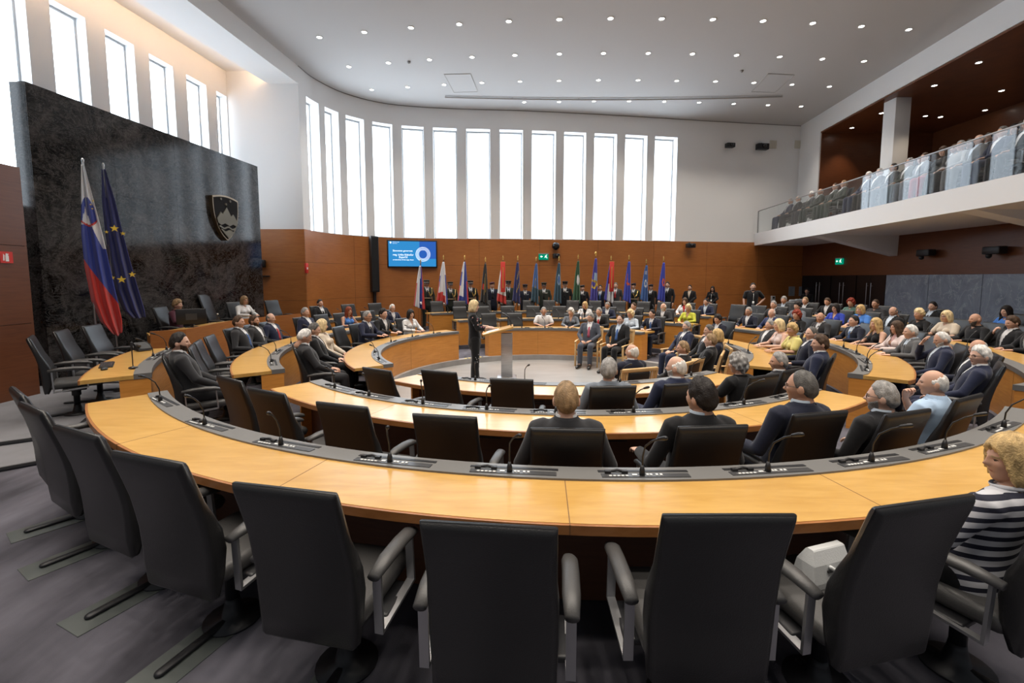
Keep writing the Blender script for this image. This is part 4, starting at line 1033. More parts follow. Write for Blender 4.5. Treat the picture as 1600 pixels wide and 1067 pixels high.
def yc(P,z): # torso axis y and ry at height z (pose space)
    T=P['torso']; zz=z-P['dz']; 
    ys=np.interp(zz,[t[0] for t in T],[t[3] for t in T]); ry=np.interp(zz,[t[0] for t in T],[t[2] for t in T])
    k=P['L']((0,0,max(zz,.561))).y; return ys+k,ry
def garment(pn,sex,kind):
    key=(pn,sex,kind)
    if key in CLC: return CLC[key]
    P=pose(pn,sex); L=P['L']; dz=P['dz']; f=sex=='f'; mb=MB()
    if kind in('jacket','coat'):
        mb.loft(torso_rings(P,.019,0,1.2)); 
        if P['stand']: mb.tube([(0,-.005,.58+dz),(0,-.005,.44+dz)],[.185,.19],20,flat=.72,up=(0,1,0))
        if f: bust(mb,P,.008)
        for s in (-1,1): limb(mb,s,P,.014); S=P['arms'][s][0]; mb.ball((S.x-s*.012,S.y,S.z+.004),.070,.066,.062)
        V,Fc=vox(mb,.0135,2,.5)
        vb=.74 if kind=='jacket' else .84
        def fn(C):
            z=C[:,2]-dz; yy=np.array([yc(P,q)[0] for q in C[:,2]]); w=.066*np.clip((z-vb)/(1.05-vb),0,1)**.9
            neck=(z>1.088)
            return ~((z>vb)&(np.abs(C[:,0])<w)&(C[:,1]>yy))&~neck
        V,Fc=cut(V,Fc,fn)
        c=L((0,-.05,1.05)); m2=MB(); k_=1 if not f else .9
        m2.loft([[(c.x+r*k_*math.cos(a),c.y+r*k_*.95*math.sin(a),z+dz-.035*max(0,math.sin(a))) for a in [R(q) for q in range(140,401,13)]] for r,z in ((.108,1.025),(.088,1.060),(.076,1.102),(.071,1.100),(.074,1.05))],False,0,True,closed=False)
        n=len(V); V=np.concatenate([V,np.array([tuple(p) for p in m2.v])]); Fc=Fc+[tuple(i+n for i in q) for q in m2.f]
    elif kind=='shirt':
        mb.loft(torso_rings(P,.008,.6,1.2)); V,Fc=vox(mb,.014,2,.5)
        c=L((0,-.048,1.06)); r=.067 if not f else .06
        def fn(C): return ~(C[:,2]-dz>1.09)
        V,Fc=cut(V,Fc,fn)
        m2=MB(); m2.loft([[(c.x+(r+e)*math.cos(a),c.y+.004+(r+e)*math.sin(a)-(z-1.06)*-.1,z+dz-(.018 if math.sin(a)>.5 else 0)) for a in [2*math.pi*i/20 for i in range(20)]] for z,e in ((1.035,.006),(1.112,.002),(1.116,-.003),(1.04,-.004))],False)
        n=len(V); V=np.concatenate([V,np.array([tuple(p) for p in m2.v])]); Fc=Fc+[tuple(i+n for i in q) for q in m2.f]
    elif kind in('top_long','top_short','top_bare','top_polo','top_vneck','top_puff'):
        mb.loft(torso_rings(P,.013,0,1.2))
        if P['stand'] and f: mb.tube([(0,-.005,.60+dz),(0,-.005,.42+dz)],[.165,.185],20,flat=.74,up=(0,1,0))
        if f: bust(mb,P,.004)
        e={'top_short':.36,'top_polo':.38,'top_bare':0,'top_puff':.70}.get(kind,1.0)
        for s in (-1,1):
            if e: limb(mb,s,P,.020 if e<1 else (.020 if kind=='top_puff' else .010),e); 
            S=P['arms'][s][0]
            if e: mb.ball((S.x-s*.012,S.y,S.z),.066*(.93 if f else 1),.062,.060)
        V,Fc=vox(mb,.013,2,.5); c=L((0,-.05,1.06)); vd=.90 if kind in('top_vneck','top_puff') else (.97 if kind=='top_bare' else 1.01)
        def fn(C):
            z=C[:,2]-dz; hole=(z>(1.078 if kind!='top_bare' else 1.035))
            yy=np.array([yc(P,q)[0] for q in C[:,2]]); w=.06*np.clip((z-vd)/(1.06-vd),0,1)
            return ~hole&~((z>vd)&(np.abs(C[:,0])<w)&(C[:,1]>yy+.02))
        V,Fc=cut(V,Fc,fn)
        if kind in('top_long','top_short'):
            m2=MB(); m2.tube([(c.x+.076*math.cos(a),c.y+.004+.072*math.sin(a),1.078+dz-.012*math.sin(a)) for a in [2*math.pi*i/20 for i in range(21)]],.011,8); n=len(V); V=np.concatenate([V,np.array([tuple(p) for p in m2.v])]); Fc=Fc+[tuple(i+n for i in q) for q in m2.f]
        if kind=='top_polo':
            r=.069; m2=MB(); m2.loft([[(c.x+(r+q)*math.cos(a),c.y+.004+(r+q)*math.sin(a),z+dz-(.03 if math.sin(a)>.6 else 0)) for a in [2*math.pi*i/20 for i in range(20)]] for z,q in ((1.035,.03),(1.06,.014),(1.104,.004),(1.106,-.002),(1.05,.0))],False)
            n=len(V); V=np.concatenate([V,np.array([tuple(p) for p in m2.v])]); Fc=Fc+[tuple(i+n for i in q) for q in m2.f]
    elif kind in('trousers','wide'):
        mb.loft(torso_rings(P,.010,0,.66))
        for s in (-1,1):
            h,k,a,t=P['legs'][s]; a=a.lerp(k,.04)
            if kind=='wide': mb.tube([h,h.lerp(k,.5),k,k.lerp(a,.5),a+Vector((0,.02,-.03))],[.104,.094,.080,.085,.095],14)
            elif P['stand']: mb.tube([h,h.lerp(k,.5),k,k.lerp(a,.5),a],[.104,.090,.074,.070,.064],14)
            else: mb.tube([h,h.lerp(k,.5),k],[.098,.090,.074],14); mb.tube([k,k.lerp(a,.5),a],[.074,.068,.060],14)
        V,Fc=vox(mb,.016,2,.5)
    elif kind=='tie':
        b=MB(); rg=[]
        for z,w in ((1.062,.016),(1.045,.020),(1.03,.013),(.95,.024),(.86,.033),(.78,.038),(.72,.040)):
            y,ry=yc(P,z+dz); y=y+ry+.008+.006 if z<1.0 else y+ry+.024-(.004 if z>1.05 else 0)
            if z>1.02: c=L((0,-.048,z)); y=c.y+.073
            rg.append([(-w,y,z+dz),(w,y,z+dz),(w*.6,y+.009,z+dz),(-w*.6,y+.009,z+dz)])
        b.loft(rg,True,0,False); V,Fc=np.array(b.v),b.f
    elif kind=='shoe':
        out=[]
        for s in (-1,1):
            b=MB(); h,k,a,t=P['legs'][s]; d=(t-a); d.z=0; d.normalize()
            b.tube([Vector((a.x,a.y,.055))-d*.045,Vector((a.x,a.y,.06)),Vector((t.x,t.y,.045)),Vector((t.x,t.y,.036))+d*.055],[.046,.052,.046,.034],12,flat=.85)
            b.v=[(x,y,max(z,.004)) for x,y,z in b.v]; out.append(to_mesh('shoe',[(np.array(b.v),b.f,0)],1))
        CLC[key]=out; return out
    CLC[key]=to_mesh(kind.split('_')[0],[(V,Fc,0)],1); return CLC[key]
HAIRC={}
def hair_mesh(kind,sex):
    if (kind,sex) in HAIRC: return HAIRC[(kind,sex)]
    k=1.0 if sex=='m' else .955
    D=dirs(72,52); R0=headR(D)*k; az=np.degrees(np.abs(np.arctan2(D[:,0],D[:,1]))); el=np.degrees(np.arcsin(D[:,2])); saz=np.arctan2(D[:,0],D[:,1])
    I=lambda xs,ys:np.interp(az,xs,ys)
    rn=np.random.RandomState(len(kind)*7+3)
    strand=.5+.5*np.sin(saz*23+3*np.sin(el/14)+rn.rand()*6)*.6
    if kind=='short': line=I([0,25,45,62,75,88,100,130,180],[50,47,40,22,6,0,-12,-40,-46]); t=.012+.006*sst(20,80,el)
    elif kind=='full': line=I([0,25,45,62,75,88,100,130,180],[42,40,33,16,-2,-6,-16,-42,-48]); t=.015+.010*sst(10,80,el)
    elif kind=='thin': line=I([0,25,45,62,75,88,100,130,180],[66,62,50,28,8,0,-12,-38,-44]); t=.008+.003*sst(20,80,el)
    elif kind=='fringe':
        line=I([0,60,75,88,100,130,180],[95,95,12,-2,-10,-32,-38]); t=.006+0*el; up=I([0,70,95,130,180],[0,20,38,48,50])+4*np.sin(saz*9+1)+3*np.sin(saz*23)
    elif kind=='pixie': line=I([0,25,50,65,80,95,110,140,180],[34,30,22,2,-8,-14,-26,-42,-46]); t=.022+.014*sst(0,80,el)
    elif kind=='curly': line=I([0,25,50,65,80,95,110,140,180],[40,36,22,0,-14,-22,-34,-48,-52]); t=.030+.012*sst(0,80,el)+.006*np.sin(saz*11)*np.sin(el/9)
    elif kind=='bob': line=I([0,20,40,55,68,90,120,180],[36,30,12,-28,-58,-62,-60,-58]); t=.020+.012*sst(10,80,el)+.026*sst(0,-45,el)
    elif kind=='long': line=I([0,18,38,52,66,90,120,180],[40,34,10,-34,-64,-76,-80,-82]); t=.018+.012*sst(10,80,el)+.03*sst(0,-40,el)+.115*sst(-35,-75,el)
    if kind in('short','full','thin','pixie'): t=t*(.30+.70*sst(0,32,el-line))
    thn=kind in('fringe','thin'); lo_=.004 if thn else .012
    m=sst(-8,8,el-line) if thn else sst(-5,6,el-line+2.5*np.sin(saz*17)+2*np.sin(saz*7+1))
    if kind=='fringe': m=m*(1-sst(-10,10,el-up))
    lump=(.10*np.sin(saz*5+el/11)+.08*np.sin(saz*9-el/7+2)+.06*np.sin(el/5+saz*3))*(.35 if kind in('bob','long') else 1.6 if kind=='curly' else 1)
    Rr=R0+m*t*(.86+.28*strand+lump)-(1-m)*lo_
    if kind=='long': # keep the fall behind the shoulders
        Rr=np.where((D[:,1]>.25)&(el<-45),np.minimum(Rr,R0+.01*m-(1-m)*.014),Rr)
    V=D*Rr[:,None]; F_=grid_faces(72,52)
    HAIRC[(kind,sex)]=to_mesh('hair',[(V,F_,0)],1); return HAIRC[(kind,sex)]
def beard_mesh(sex='m'):
    if 'beard' in HAIRC: return HAIRC['beard']
    D=dirs(60,44); R0=headR(D); az=np.degrees(np.abs(np.arctan2(D[:,0],D[:,1]))); el=np.degrees(np.arcsin(D[:,2]))
    hi=np.interp(az,[0,14,24,50,78],[-38,-36,-24,-18,-4]); m=sst(6,-6,el-hi)*sst(84,68,az)*sst(-82,-70,el)
    m*=1-np.exp(-((D[:,0]/.17)**2+((D[:,2]+.535)/.045)**2))*(az<40)
    # moustache
    m=np.maximum(m,np.exp(-((D[:,0]/.26)**4+((D[:,2]+.40)/.05)**4))*(az<40))
    V=D*(R0+m*.006-(1-m)*.006)[:,None]; HAIRC['beard']=to_mesh('beard',[(V,grid_faces(60,44),0)],1); return HAIRC['beard']
def glasses_mesh():
    if 'gl' in HAIRC: return HAIRC['gl']
    b=MB()
    for s in (-1,1):
        b.tube([(s*.034+.024*math.cos(a),.092,.012+.019*math.sin(a)) for a in [2*math.pi*i/14 for i in range(15)]],.0022,5)
        b.tube([(s*.057,.090,.016),(s*.074,.06,.016),(s*.083,-.01,.014)],.002,5)
    b.tube([(-.011,.094,.014),(0,.097,.017),(.011,.094,.014)],.002,5)
    HAIRC['gl']=to_mesh('glasses',[(np.array(b.v),b.f,0)],1); return HAIRC['gl']
def cap_mesh(kind):
    if kind in HAIRC: return HAIRC[kind]
    b=MB()
    if kind=='peaked_cap':
        b.lathe([(.097,.048),(.099,.085),(.130,.112),(.134,.125),(.118,.138),(.06,.146),(.005,.147)],24,0); b.v=[(x*.86,y*1.02,z) for x,y,z in b.v]; n=len(b.f)
        rg=[]
        for r,z in ((.085,.058),(.135,.040),(.137,.044),(.085,.064)): rg.append([(r*math.sin(a)*.86,r*math.cos(a)*1.02+.005,z-.012*(r>.1)*math.cos(a)) for a in np.linspace(-1.15,1.15,14)])
        b.loft([list(c) for c in zip(*rg)],True,1,True)
        b.lathe([(.099,.050),(.102,.052),(.102,.080),(.099,.082)],24,2,M=Matrix.Diagonal((.86,1.02,1,1)))
        b.ball((0,.105,.092),.014,.006,.016,8,3)
    else: # beret
        b.lathe([(.096,.055),(.098,.075),(.122,.10),(.116,.118),(.06,.130),(.004,.132)],24,0); b.v=[(x*.88+.010*(z>.09),y*1.02-.006,z-(.02*(x/.12) if z>.09 else 0)) for x,y,z in b.v]; b.ball((-.03,.092,.085),.010,.006,.013,8,3)
    HAIRC[kind]=to_mesh(kind,[(np.array(b.v),b.f,b.m)],4); return HAIRC[kind]
def setm(o,mats):
    for i,m in enumerate(mats):
        o.material_slots[i].link='OBJECT'; o.material_slots[i].material=m
    return o
SKINS=[mat('skin_a',(.56,.33,.235),.5,spec=.35),mat('skin_b',(.50,.28,.19),.5,spec=.35),mat('skin_c',(.60,.37,.275),.5,spec=.35)]
LIP=mat('lips',(.36,.13,.11),.45); EYE=mat('eye_dark',(.05,.035,.03),.2); GLOVE=mat('white_glove',(.75,.75,.74),.7)
HC={'white':(.60,.585,.56),'grey':(.27,.26,.25),'dgrey':(.10,.095,.09),'brown':(.065,.036,.02),'dark':(.016,.012,.011),'blonde':(.50,.34,.15),'lblonde':(.68,.53,.30),'red':(.22,.045,.018),'bright red':(.23,.032,.014),'sandy':(.26,.17,.09)}
def hairm(c): return mat('hair_'+c.replace(' ','_'),HC[c],.6,spec=.3,noise=(30,.42,(1,1,.35)),bump=(120,.5))
CC={'navy':(.020,.026,.062),'dnavy':(.012,.015,.034),'blue':(.026,.042,.13),'charcoal':(.034,.034,.038),'black':(.010,.010,.012),'grey':(.13,.13,.135),'lgrey':(.30,.30,.31),'dgrey':(.055,.055,.06),'white':(.72,.72,.73),'cream':(.62,.53,.42),'pblue':(.42,.56,.74),'lblue':(.55,.63,.72),'yellow':(.66,.58,.20),'lime':(.55,.56,.06),'royal':(.03,.06,.42),'sky':(.07,.22,.62),'pink':(.62,.36,.33),'rose':(.70,.58,.55),'red':(.50,.03,.035),'maroon':(.085,.018,.035),'darkred':(.26,.025,.04),'bluetie':(.06,.13,.33),'olive':(.03,.038,.028),'steel':(.16,.18,.21),'greyblue':(.085,.095,.125),'tan':(.28,.20,.12),'green':(.10,.19,.16),'pinkred':(.42,.09,.14)}
def clm(c): return mat('cloth_'+c,tuple(v*(.72 if max(CC[c])<.14 else .9) for v in CC[c]),.8,spec=.2,sheen=.15,bump=(260,.12)) if not c.startswith('*') else MATS[c[1:]]
SPEAKER=Vector((-.86,10.0,0))
PCOUNT=[0]
def person(label,x,y,z,rz,pn='lap',sex='m',outfit=('suit','navy','white',None),hair=('short','brown'),yaw=None,pitch=0,s=1.03,beard=None,glasses=False,cap=None,group=None,skin=None,gloves=False,extra=None,trousers=None):
    if yaw is None:
        d=SPEAKER-Vector((x,y,0)); fz=Vector((-math.sin(rz),math.cos(rz),0)); a=math.degrees(math.atan2(fz.x*d.y-fz.y*d.x,fz.dot(d))); yaw=max(-50,min(50,round(a/25)*25))
    PCOUNT[0]+=1; sk=SKINS[(PCOUNT[0]*7)%3] if skin is None else SKINS[skin]
    me=body_mesh(pn,sex,yaw,pitch,gloves)
    o=bpy.data.objects.new('person',me); link(o); o.location=(x,y,z); o.rotation_euler=(0,0,rz); o.scale=(s,s,s)
    hc=HC[hair[1]] if hair and hair[1] else HC['dgrey']
    brow=mat('brow_'+(hair[1].replace(' ','_') if hair and hair[1] else 'grey'),tuple(min(.3,c*.7) for c in hc),.8)
    setm(o,[sk,LIP,brow,EYE,GLOVE]); tag(o,label,'person',group)
    def ch(nm,me,mats): c=bpy.data.objects.new(nm,me); link(c,o); setm(c,mats if isinstance(mats,list) else [mats]); return c
    tr=trousers
    if outfit[0]=='suit':
        _,jc,sc,tc=outfit; ch('jacket',garment(pn,sex,'jacket'),clm(jc)); ch('shirt',garment(pn,sex,'shirt'),clm(sc))
        if tc: ch('tie',garment(pn,sex,'tie'),clm(tc))
        tr=tr or jc
    elif outfit[0]=='uniform':
        _,jc,sc,tc=outfit; jk=ch('jacket',garment(pn,sex,'coat'),clm(jc)); ch('shirt',garment(pn,sex,'shirt'),clm(sc))
        if tc: ch('tie',garment(pn,sex,'tie'),clm(tc))
        tr=tr or jc
    else:
        ch({'top_bare':'dress','top_polo':'polo_shirt','top_long':'top','top_short':'blouse','top_vneck':'blouse','top_puff':'blouse'}[outfit[0]],garment(pn,sex,outfit[0]),clm(outfit[1])); tr=tr or (outfit[2] if len(outfit)>2 else 'black')
    ch('trousers',garment(pn,sex,'wide' if pn=='speaker' else 'trousers'),clm(tr))
    for m in garment(pn,sex,'shoe'): ch('shoe',m,mat('shoe_leather',(.012,.011,.011),.3))
    P=pose(pn,sex); M=Matrix.Translation(P['head'])@Matrix.Rotation(R(yaw),4,'Z')@Matrix.Rotation(R(pitch),4,'X')
    def hd(nm,me,mats): c=ch(nm,me,mats); c.matrix_local=M; return c
    if hair and hair[0] and hair[0]!='bald': hd('hair',hair_mesh(hair[0],sex),hairm(hair[1]))
    if beard: hd('beard',beard_mesh(),hairm(beard))
    if glasses: 
        g=hd('glasses',glasses_mesh(),mat('glasses_frame',(.02,.018,.018),.3))
    if cap: hd(cap[0],cap_mesh(cap[0]),[clm(cap[1]),BLACK,clm(cap[2]),GOLD])
    if extra: extra(o,ch,P)
    return o
# ================================================================== SEATING PLAN
PL_TXT={'A':'at the outermost desk','B':'at the middle near desk','C':'at the innermost near desk','LC':'at the left inner desk','LB':'at the left middle desk','LA':'at the left outer desk',
 'FC':'at the far inner desk','FB':'at the far middle desk','FA':'at the far outer desk','RC':'at the right inner desk','RB':'at the right middle desk','RA':'at the right outer desk','RD':'in the rearmost right row'}
HEADL={}
def head_local(pn,sex):
    if (pn,sex) not in HEADL: HEADL[(pn,sex)]=pose(pn,sex)['head'].copy()
    return HEADL[(pn,sex)]
SEATPHI={}
def seat_head(row,px,py,pn,sex,mode):
    r,z0=ROW[row[-1]]; hl=head_local(pn,sex); rh=r+.33+.07-hl.y*1.03
    if mode=='u':
        p=un(px,py,z0+hl.z*1.03); a=phi_of(p.x,p.y); rr=ginv(a,math.hypot(p.x-CX,p.y-CY)); rr=max(rh-.10,min(rh+.22,rr)); q=pol(a,rr)
        # slide along the arc so that the column of the head in the picture is kept
        best=min((abs((pol(a+d*.1,rr).x/pol(a+d*.1,rr).y)-ray(px,py).x/ray(px,py).y),abs(d),a+d*.1) for d in range(-60,61)); a=best[2]
    else:
        rr=rh; rt=rh
        for _ in range(12): p=ray_circ(px,py,rt,mode=='f'); a=phi_of(p.x,p.y); rt=.5*rt+.5*gmod(a,rh)
    q=pol(a,rr); d=ray(px,py); zh=H+d.z/d.y*q.y
    s=max(.95,min(1.09,(zh-z0)/hl.z)); return a,rr,z0,hl,s
QUEUE=[]
def P_(row,px,py,ref,pn,sex,outfit,hair,mode=None,seat=True,rot=0,zo=0,lab=None,**k):
    mode=mode or ('u' if py>503 else 'f'); a,rr,z0,hl,s=seat_head(row,px,py,pn,sex,mode); a=k.pop('a',a)
    QUEUE.append(dict(row=row,a=a,rr=rr,px=px,py=py,ref=ref,pn=pn,sex=sex,outfit=outfit,hair=hair,rot=rot,k=k,z0=z0,hl=hl,empty=False))
ACH=[]
def build_queue():
    for row in sorted({q['row'][-1] for q in QUEUE}):
        L=[q for q in QUEUE if q['row'][-1]==row]
        for q in L: q['a']%=360
        for it in range(60):
            L.sort(key=lambda q:q['a']); n=len(L)
            for i in range(n):
                p,q=L[i],L[(i+1)%n]; g=(q['a']-p['a'])%360; r=(p['rr']+q['rr'])/2; need=math.degrees((.60 if not(p['empty'] and q['empty']) else .60)/r)
                if g<need: d=(need-g)/2*.6; p['a']-=d; q['a']+=d
    for q in QUEUE:
        a,rr,z0=q['a'],q['rr'],q['z0']; row=q['row']; fd=Vector((-math.sin(R(a)),-math.cos(R(a)),0)); rz=face(fd.x,fd.y)
        if q['empty']:
            fr_=Vector(fd); fr_.rotate(Matrix.Rotation(R(q['rot']),3,'Z')); c=pol(a,rr)+fr_*.39; cc_=place_chair(c.x,c.y,z0,rz+R(q['rot']),q['lab'])
            if row=='A': ACH.append((q['px'],cc_))
        else:
            hl=q['hl']; hp=pol(a,rr); d=ray(q['px'],q['py']); zh=H+d.z/d.y*hp.y; s=max(.96,min(1.10,(zh-z0)/hl.z)); o=hp-fd*(hl.y*s)
            person('%s, seated %s'%(q['ref'],PL_TXT[row]),o.x,o.y,z0,rz+R(q['rot']),q['pn'],q['sex'],q['outfit'],q['hair'],s=s,**q['k'])
            c=o+fd*.10; place_chair(c.x,c.y,z0,rz,'black leather swivel chair under the %s'%q['ref'])
        SEATPHI.setdefault(row,[]).append((a,q['ref']))
S=lambda j,sh='white',t=None:('suit',j,sh,t)
# ---- near rows, seen from behind
P_('B',885,626,'balding grey-brown haired man in charcoal suit','rest','m',S('charcoal'),('thin','sandy'),yaw=0)
P_('B',1095,622,'young black-haired man in black suit','rest','m',S('black','lblue'),('full','dark'),yaw=25)
P_('B',1252,606,'greying man in rimless glasses and navy suit','rest','m',S('dnavy','lblue'),('thin','dgrey'),yaw=35,glasses=True)
P_('B',1378,622,'grey-bearded man in glasses and black suit','rest','m',S('black','lblue'),('short','grey'),yaw=30,beard='grey',glasses=True)
P_('B',1476,612,'bald man in pale blue shirt, hand on chin','chin','m',('top_polo','pblue','black'),('fringe','white'),yaw=30)
P_('C',951,579,'grey crew-cut man in light jacket','rest','m',S('steel'),('short','grey'),yaw=-25)
P_('C',1057,575,'white-bearded bald man in navy jacket','rest','m',S('navy'),('fringe','white'),beard='white',yaw=40)
P_('C',1169,570,'grey curly-haired woman in black blouse','table','f',('top_short','black'),('curly','grey'),yaw=20)
P_('C',1204,568,'short grey-haired man in charcoal suit','rest','m',S('charcoal'),('short','grey'),yaw=45)
# ---- left
P_('LB',281,536,'dark-bearded man in charcoal suit','lap','m',S('charcoal'),('short','dark'),beard='brown',yaw=-15)
P_('LB',385,504,'dark-haired man in slate suit, blue tie','rest','m',S('charcoal','white','bluetie'),('short','brown'),mode='u')
P_('LB',415.5,502,'goateed man in brown-black suit, open collar','rest','m',S('charcoal'),('short','brown'),beard='brown',mode='u')
P_('LB',438,498,'bald man in blue suit, red tie','rest','m',S('navy','white','red'),('fringe','dgrey'),mode='u')
P_('LB',477,489,'grey-haired man in navy suit, left end','rest','m',S('navy'),('short','grey'),mode='u')
P_('LB',544,490,'red-haired woman in bright blue dress','table','f',('top_bare','sky'),('long','red'),mode='f')
P_('LB',610,482,'white-haired man in glasses, navy jacket','table','m',S('navy'),('short','white'),glasses=True,mode='f')
P_('LA',500,474.5,'dark-haired man in black suit, dark tie','lap','m',S('black','white','black'),('short','dark'),mode='f')
P_('LC',476,527,'white-haired man looking down at his lap','look','m',S('charcoal'),('short','white'),pitch=-22,yaw=0)
P_('LC',491,516,'dark-grey-haired man in black suit looking down','look','m',S('black'),('short','dgrey'),pitch=-10,yaw=0)
P_('LC',503,510,'blonde woman in cream jacket','lap','f',('top_long','cream'),('bob','lblonde'),mode='u')
P_('LC',571.5,495,'grey-haired man in glasses, navy suit','table','m',S('navy','white','dnavy'),('short','grey'),glasses=True,mode='f')
P_('LC',597,491,'dark-haired man in black jacket, open white shirt','table','m',S('black'),('full','dark'),mode='f')
P_('LC',641.5,491.5,'woman with black bob and white jacket','table','f',('top_vneck','white'),('bob','dark'),mode='f')
# ---- far rows
P_('FC',849.5,486.5,'grey-haired man in white short-sleeved shirt','table','m',('top_polo','white','grey'),('short','grey'),yaw=0)
P_('FC',892,490,'white-haired woman in grey jacket','table','f',('top_vneck','steel'),('curly','white'))
P_('FC',936,487.5,'grey-haired man in black suit, red tie','table','m',S('black','white','red'),('short','grey'))
P_('FC',985,492,'blonde older woman in pale blue blouse','table','f',('top_long','lblue'),('curly','lblonde'))
P_('FC',1019,491,'dark-haired man in black suit, blue tie','table','m',S('dnavy','white','bluetie'),('short','dark'))
P_('FB',914,482,'blonde woman in white jacket and black scarf','table','f',S('white','black'),('bob','blonde'))
P_('FB',949,479,'grey-bearded man in blue jacket looking down','table','m',S('navy'),('short','grey'),beard='grey',pitch=-18,yaw=0)
P_('FB',990,480,'dark-haired man in black suit, tilted head','table','m',S('black'),('short','brown'))
P_('FB',1036.5,480,'bald white-bearded man in charcoal jacket','table','m',S('charcoal'),('fringe','white'),beard='white')
P_('FB',1075,489,'blonde woman in lime green cardigan','table','f',('top_vneck','lime'),('pixie','lblonde'))
P_('FA',1070,478,'brown-haired woman in white jacket, red top','table','f',S('white','red'),('long','brown'))
P_('FA',1103,477,'dark-haired man in navy jacket writing','table','m',S('navy','lblue'),('thin','dark'),pitch=-18,yaw=0)
# ---- right rows
P_('RC',1121.5,501,'woman with short black hair and dark jacket','table','f',S('dnavy'),('pixie','dark'),mode='f')
P_('RC',1159,509,'pale blonde woman in sleeveless pink top','table','f',('top_bare','rose'),('bob','lblonde'),mode='u')
P_('RC',1205.5,509.5,'grey-haired man in black jacket, open white shirt','rest','m',S('charcoal'),('short','grey'),mode='u')
P_('RC',1230,516,'blonde woman in pale yellow blouse','table','f',('top_short','yellow'),('pixie','blonde'),mode='u',yaw=25)
P_('RC',1254,522,'grey-haired man in navy suit, glasses case','rest','m',S('dnavy','white','dnavy'),('thin','dgrey'),yaw=25)
P_('RC',1281,538,'young dark-haired man in navy suit, white collar','rest','m',S('navy'),('full','brown'),yaw=25)
P_('RB',1171,490,'grey-haired man in glasses, navy jacket','table','m',S('dnavy'),('short','grey'),glasses=True)
P_('RB',1204,495.5,'bald man in blue jacket','table','m',S('blue'),('fringe','white'),mode='f')
P_('RB',1246,497,'red-haired woman in black top','table','f',('top_long','black'),('curly','bright red'),mode='f')
P_('RB',1280,502,'bald stout man in black jacket','table','m',S('charcoal'),('fringe','dgrey'),mode='f',yaw=25)
P_('RB',1341.5,508,'dark-haired man in navy suit, sky tie','table','m',S('dnavy','lblue','bluetie'),('short','dark'),mode='f')
P_('RB',1365,519,'blonde tanned woman in black dress','table','f',('top_bare','black'),('long','blonde'),mode='f')
P_('RB',1396,520,'brown-haired woman in pale pink jacket','table','f',S('rose','pink'),('long','brown'),mode='f')
P_('RB',1427,523,'grey-haired man in light grey suit','table','m',S('grey','lblue','grey'),('short','white'),a=107.5)
P_('RB',1450,540,'white-bearded man in navy suit, hand on brow','brow','m',S('navy','lblue'),('thin','white'),beard='white',pitch=-14,yaw=10,a=117)
P_('RB',1492,550,'bald man in glasses, dark navy suit','rest','m',S('dnavy'),('fringe','grey'),glasses=True,yaw=30,a=125)
P_('RB',1487,575,'white-haired man in glasses, navy suit','lap','m',S('navy'),('full','white'),glasses=True,yaw=35,a=132.5)
P_('RA',1206.5,483,'grey-haired man in black jacket by phone','table','m',S('charcoal'),('short','grey'))
P_('RD',1240,477,'grey-haired man in dark suit near the notices','table','m',S('charcoal','lblue'),('full','grey'))
P_('RA',1245,487,'woman with short dark hair, grey blouse','table','f',('top_long','steel'),('pixie','dark'))
P_('RD',1273,481,'blond man in black suit, green tie','table','m',S('black','white','green'),('short','sandy'))
P_('RD',1287,487,'brown-haired man in black suit looking down','table','m',S('black'),('short','brown'),pitch=-15)
P_('RA',1307,490,'dark-haired woman in sunglasses, royal blue blouse','table','f',('top_vneck','royal'),('bob','dark'),glasses=True)
P_('RD',1318,482,'woman with bright red hair, green blouse','table','f',('top_long','green'),('curly','bright red'))
P_('RD',1348,482,'brown-haired man in grey top by doors','table','m',('top_long','dgrey'),('short','brown'))
P_('RA',1348.5,494,'blonde woman in sky blue dress','table','f',('top_short','sky'),('bob','blonde'))
P_('RA',1388,500.5,'bald man in black jacket looking down','look','m',S('black','lblue'),('fringe','dgrey'),pitch=-18,yaw=0)
P_('RA',1440,503,'grey-blonde woman in black patterned blouse','table','f',('top_long','black'),('pixie','lblonde'))
P_('RD',1456,495,'dark-haired man in black suit, dark blue tie','lap','m',S('black','lblue','dnavy'),('short','dark'),mode='f')
P_('RA',1492.5,513,'blonde woman in glasses, cream blouse','table','f',('top_short','cream'),('bob','lblonde'),glasses=True,mode='f')
P_('RA',1521,514,'bald man in black shirt','table','m',('top_long','black'),('bald','dgrey'),beard='dgrey',mode='f')
P_('RD',1571,503,'woman with long black hair, blue blouse','table','f',('top_long','sky'),('long','dark'),mode='f')
P_('RA',1578,523,'brown-haired man in black suit, hand on face','chin','m',S('black'),('full','brown'),pitch=-10,mode='f')
P_('RA',1594,526,'brown-haired man in black suit, hands on desk','table','m',S('black'),('full','brown'),yaw=25,mode='f')
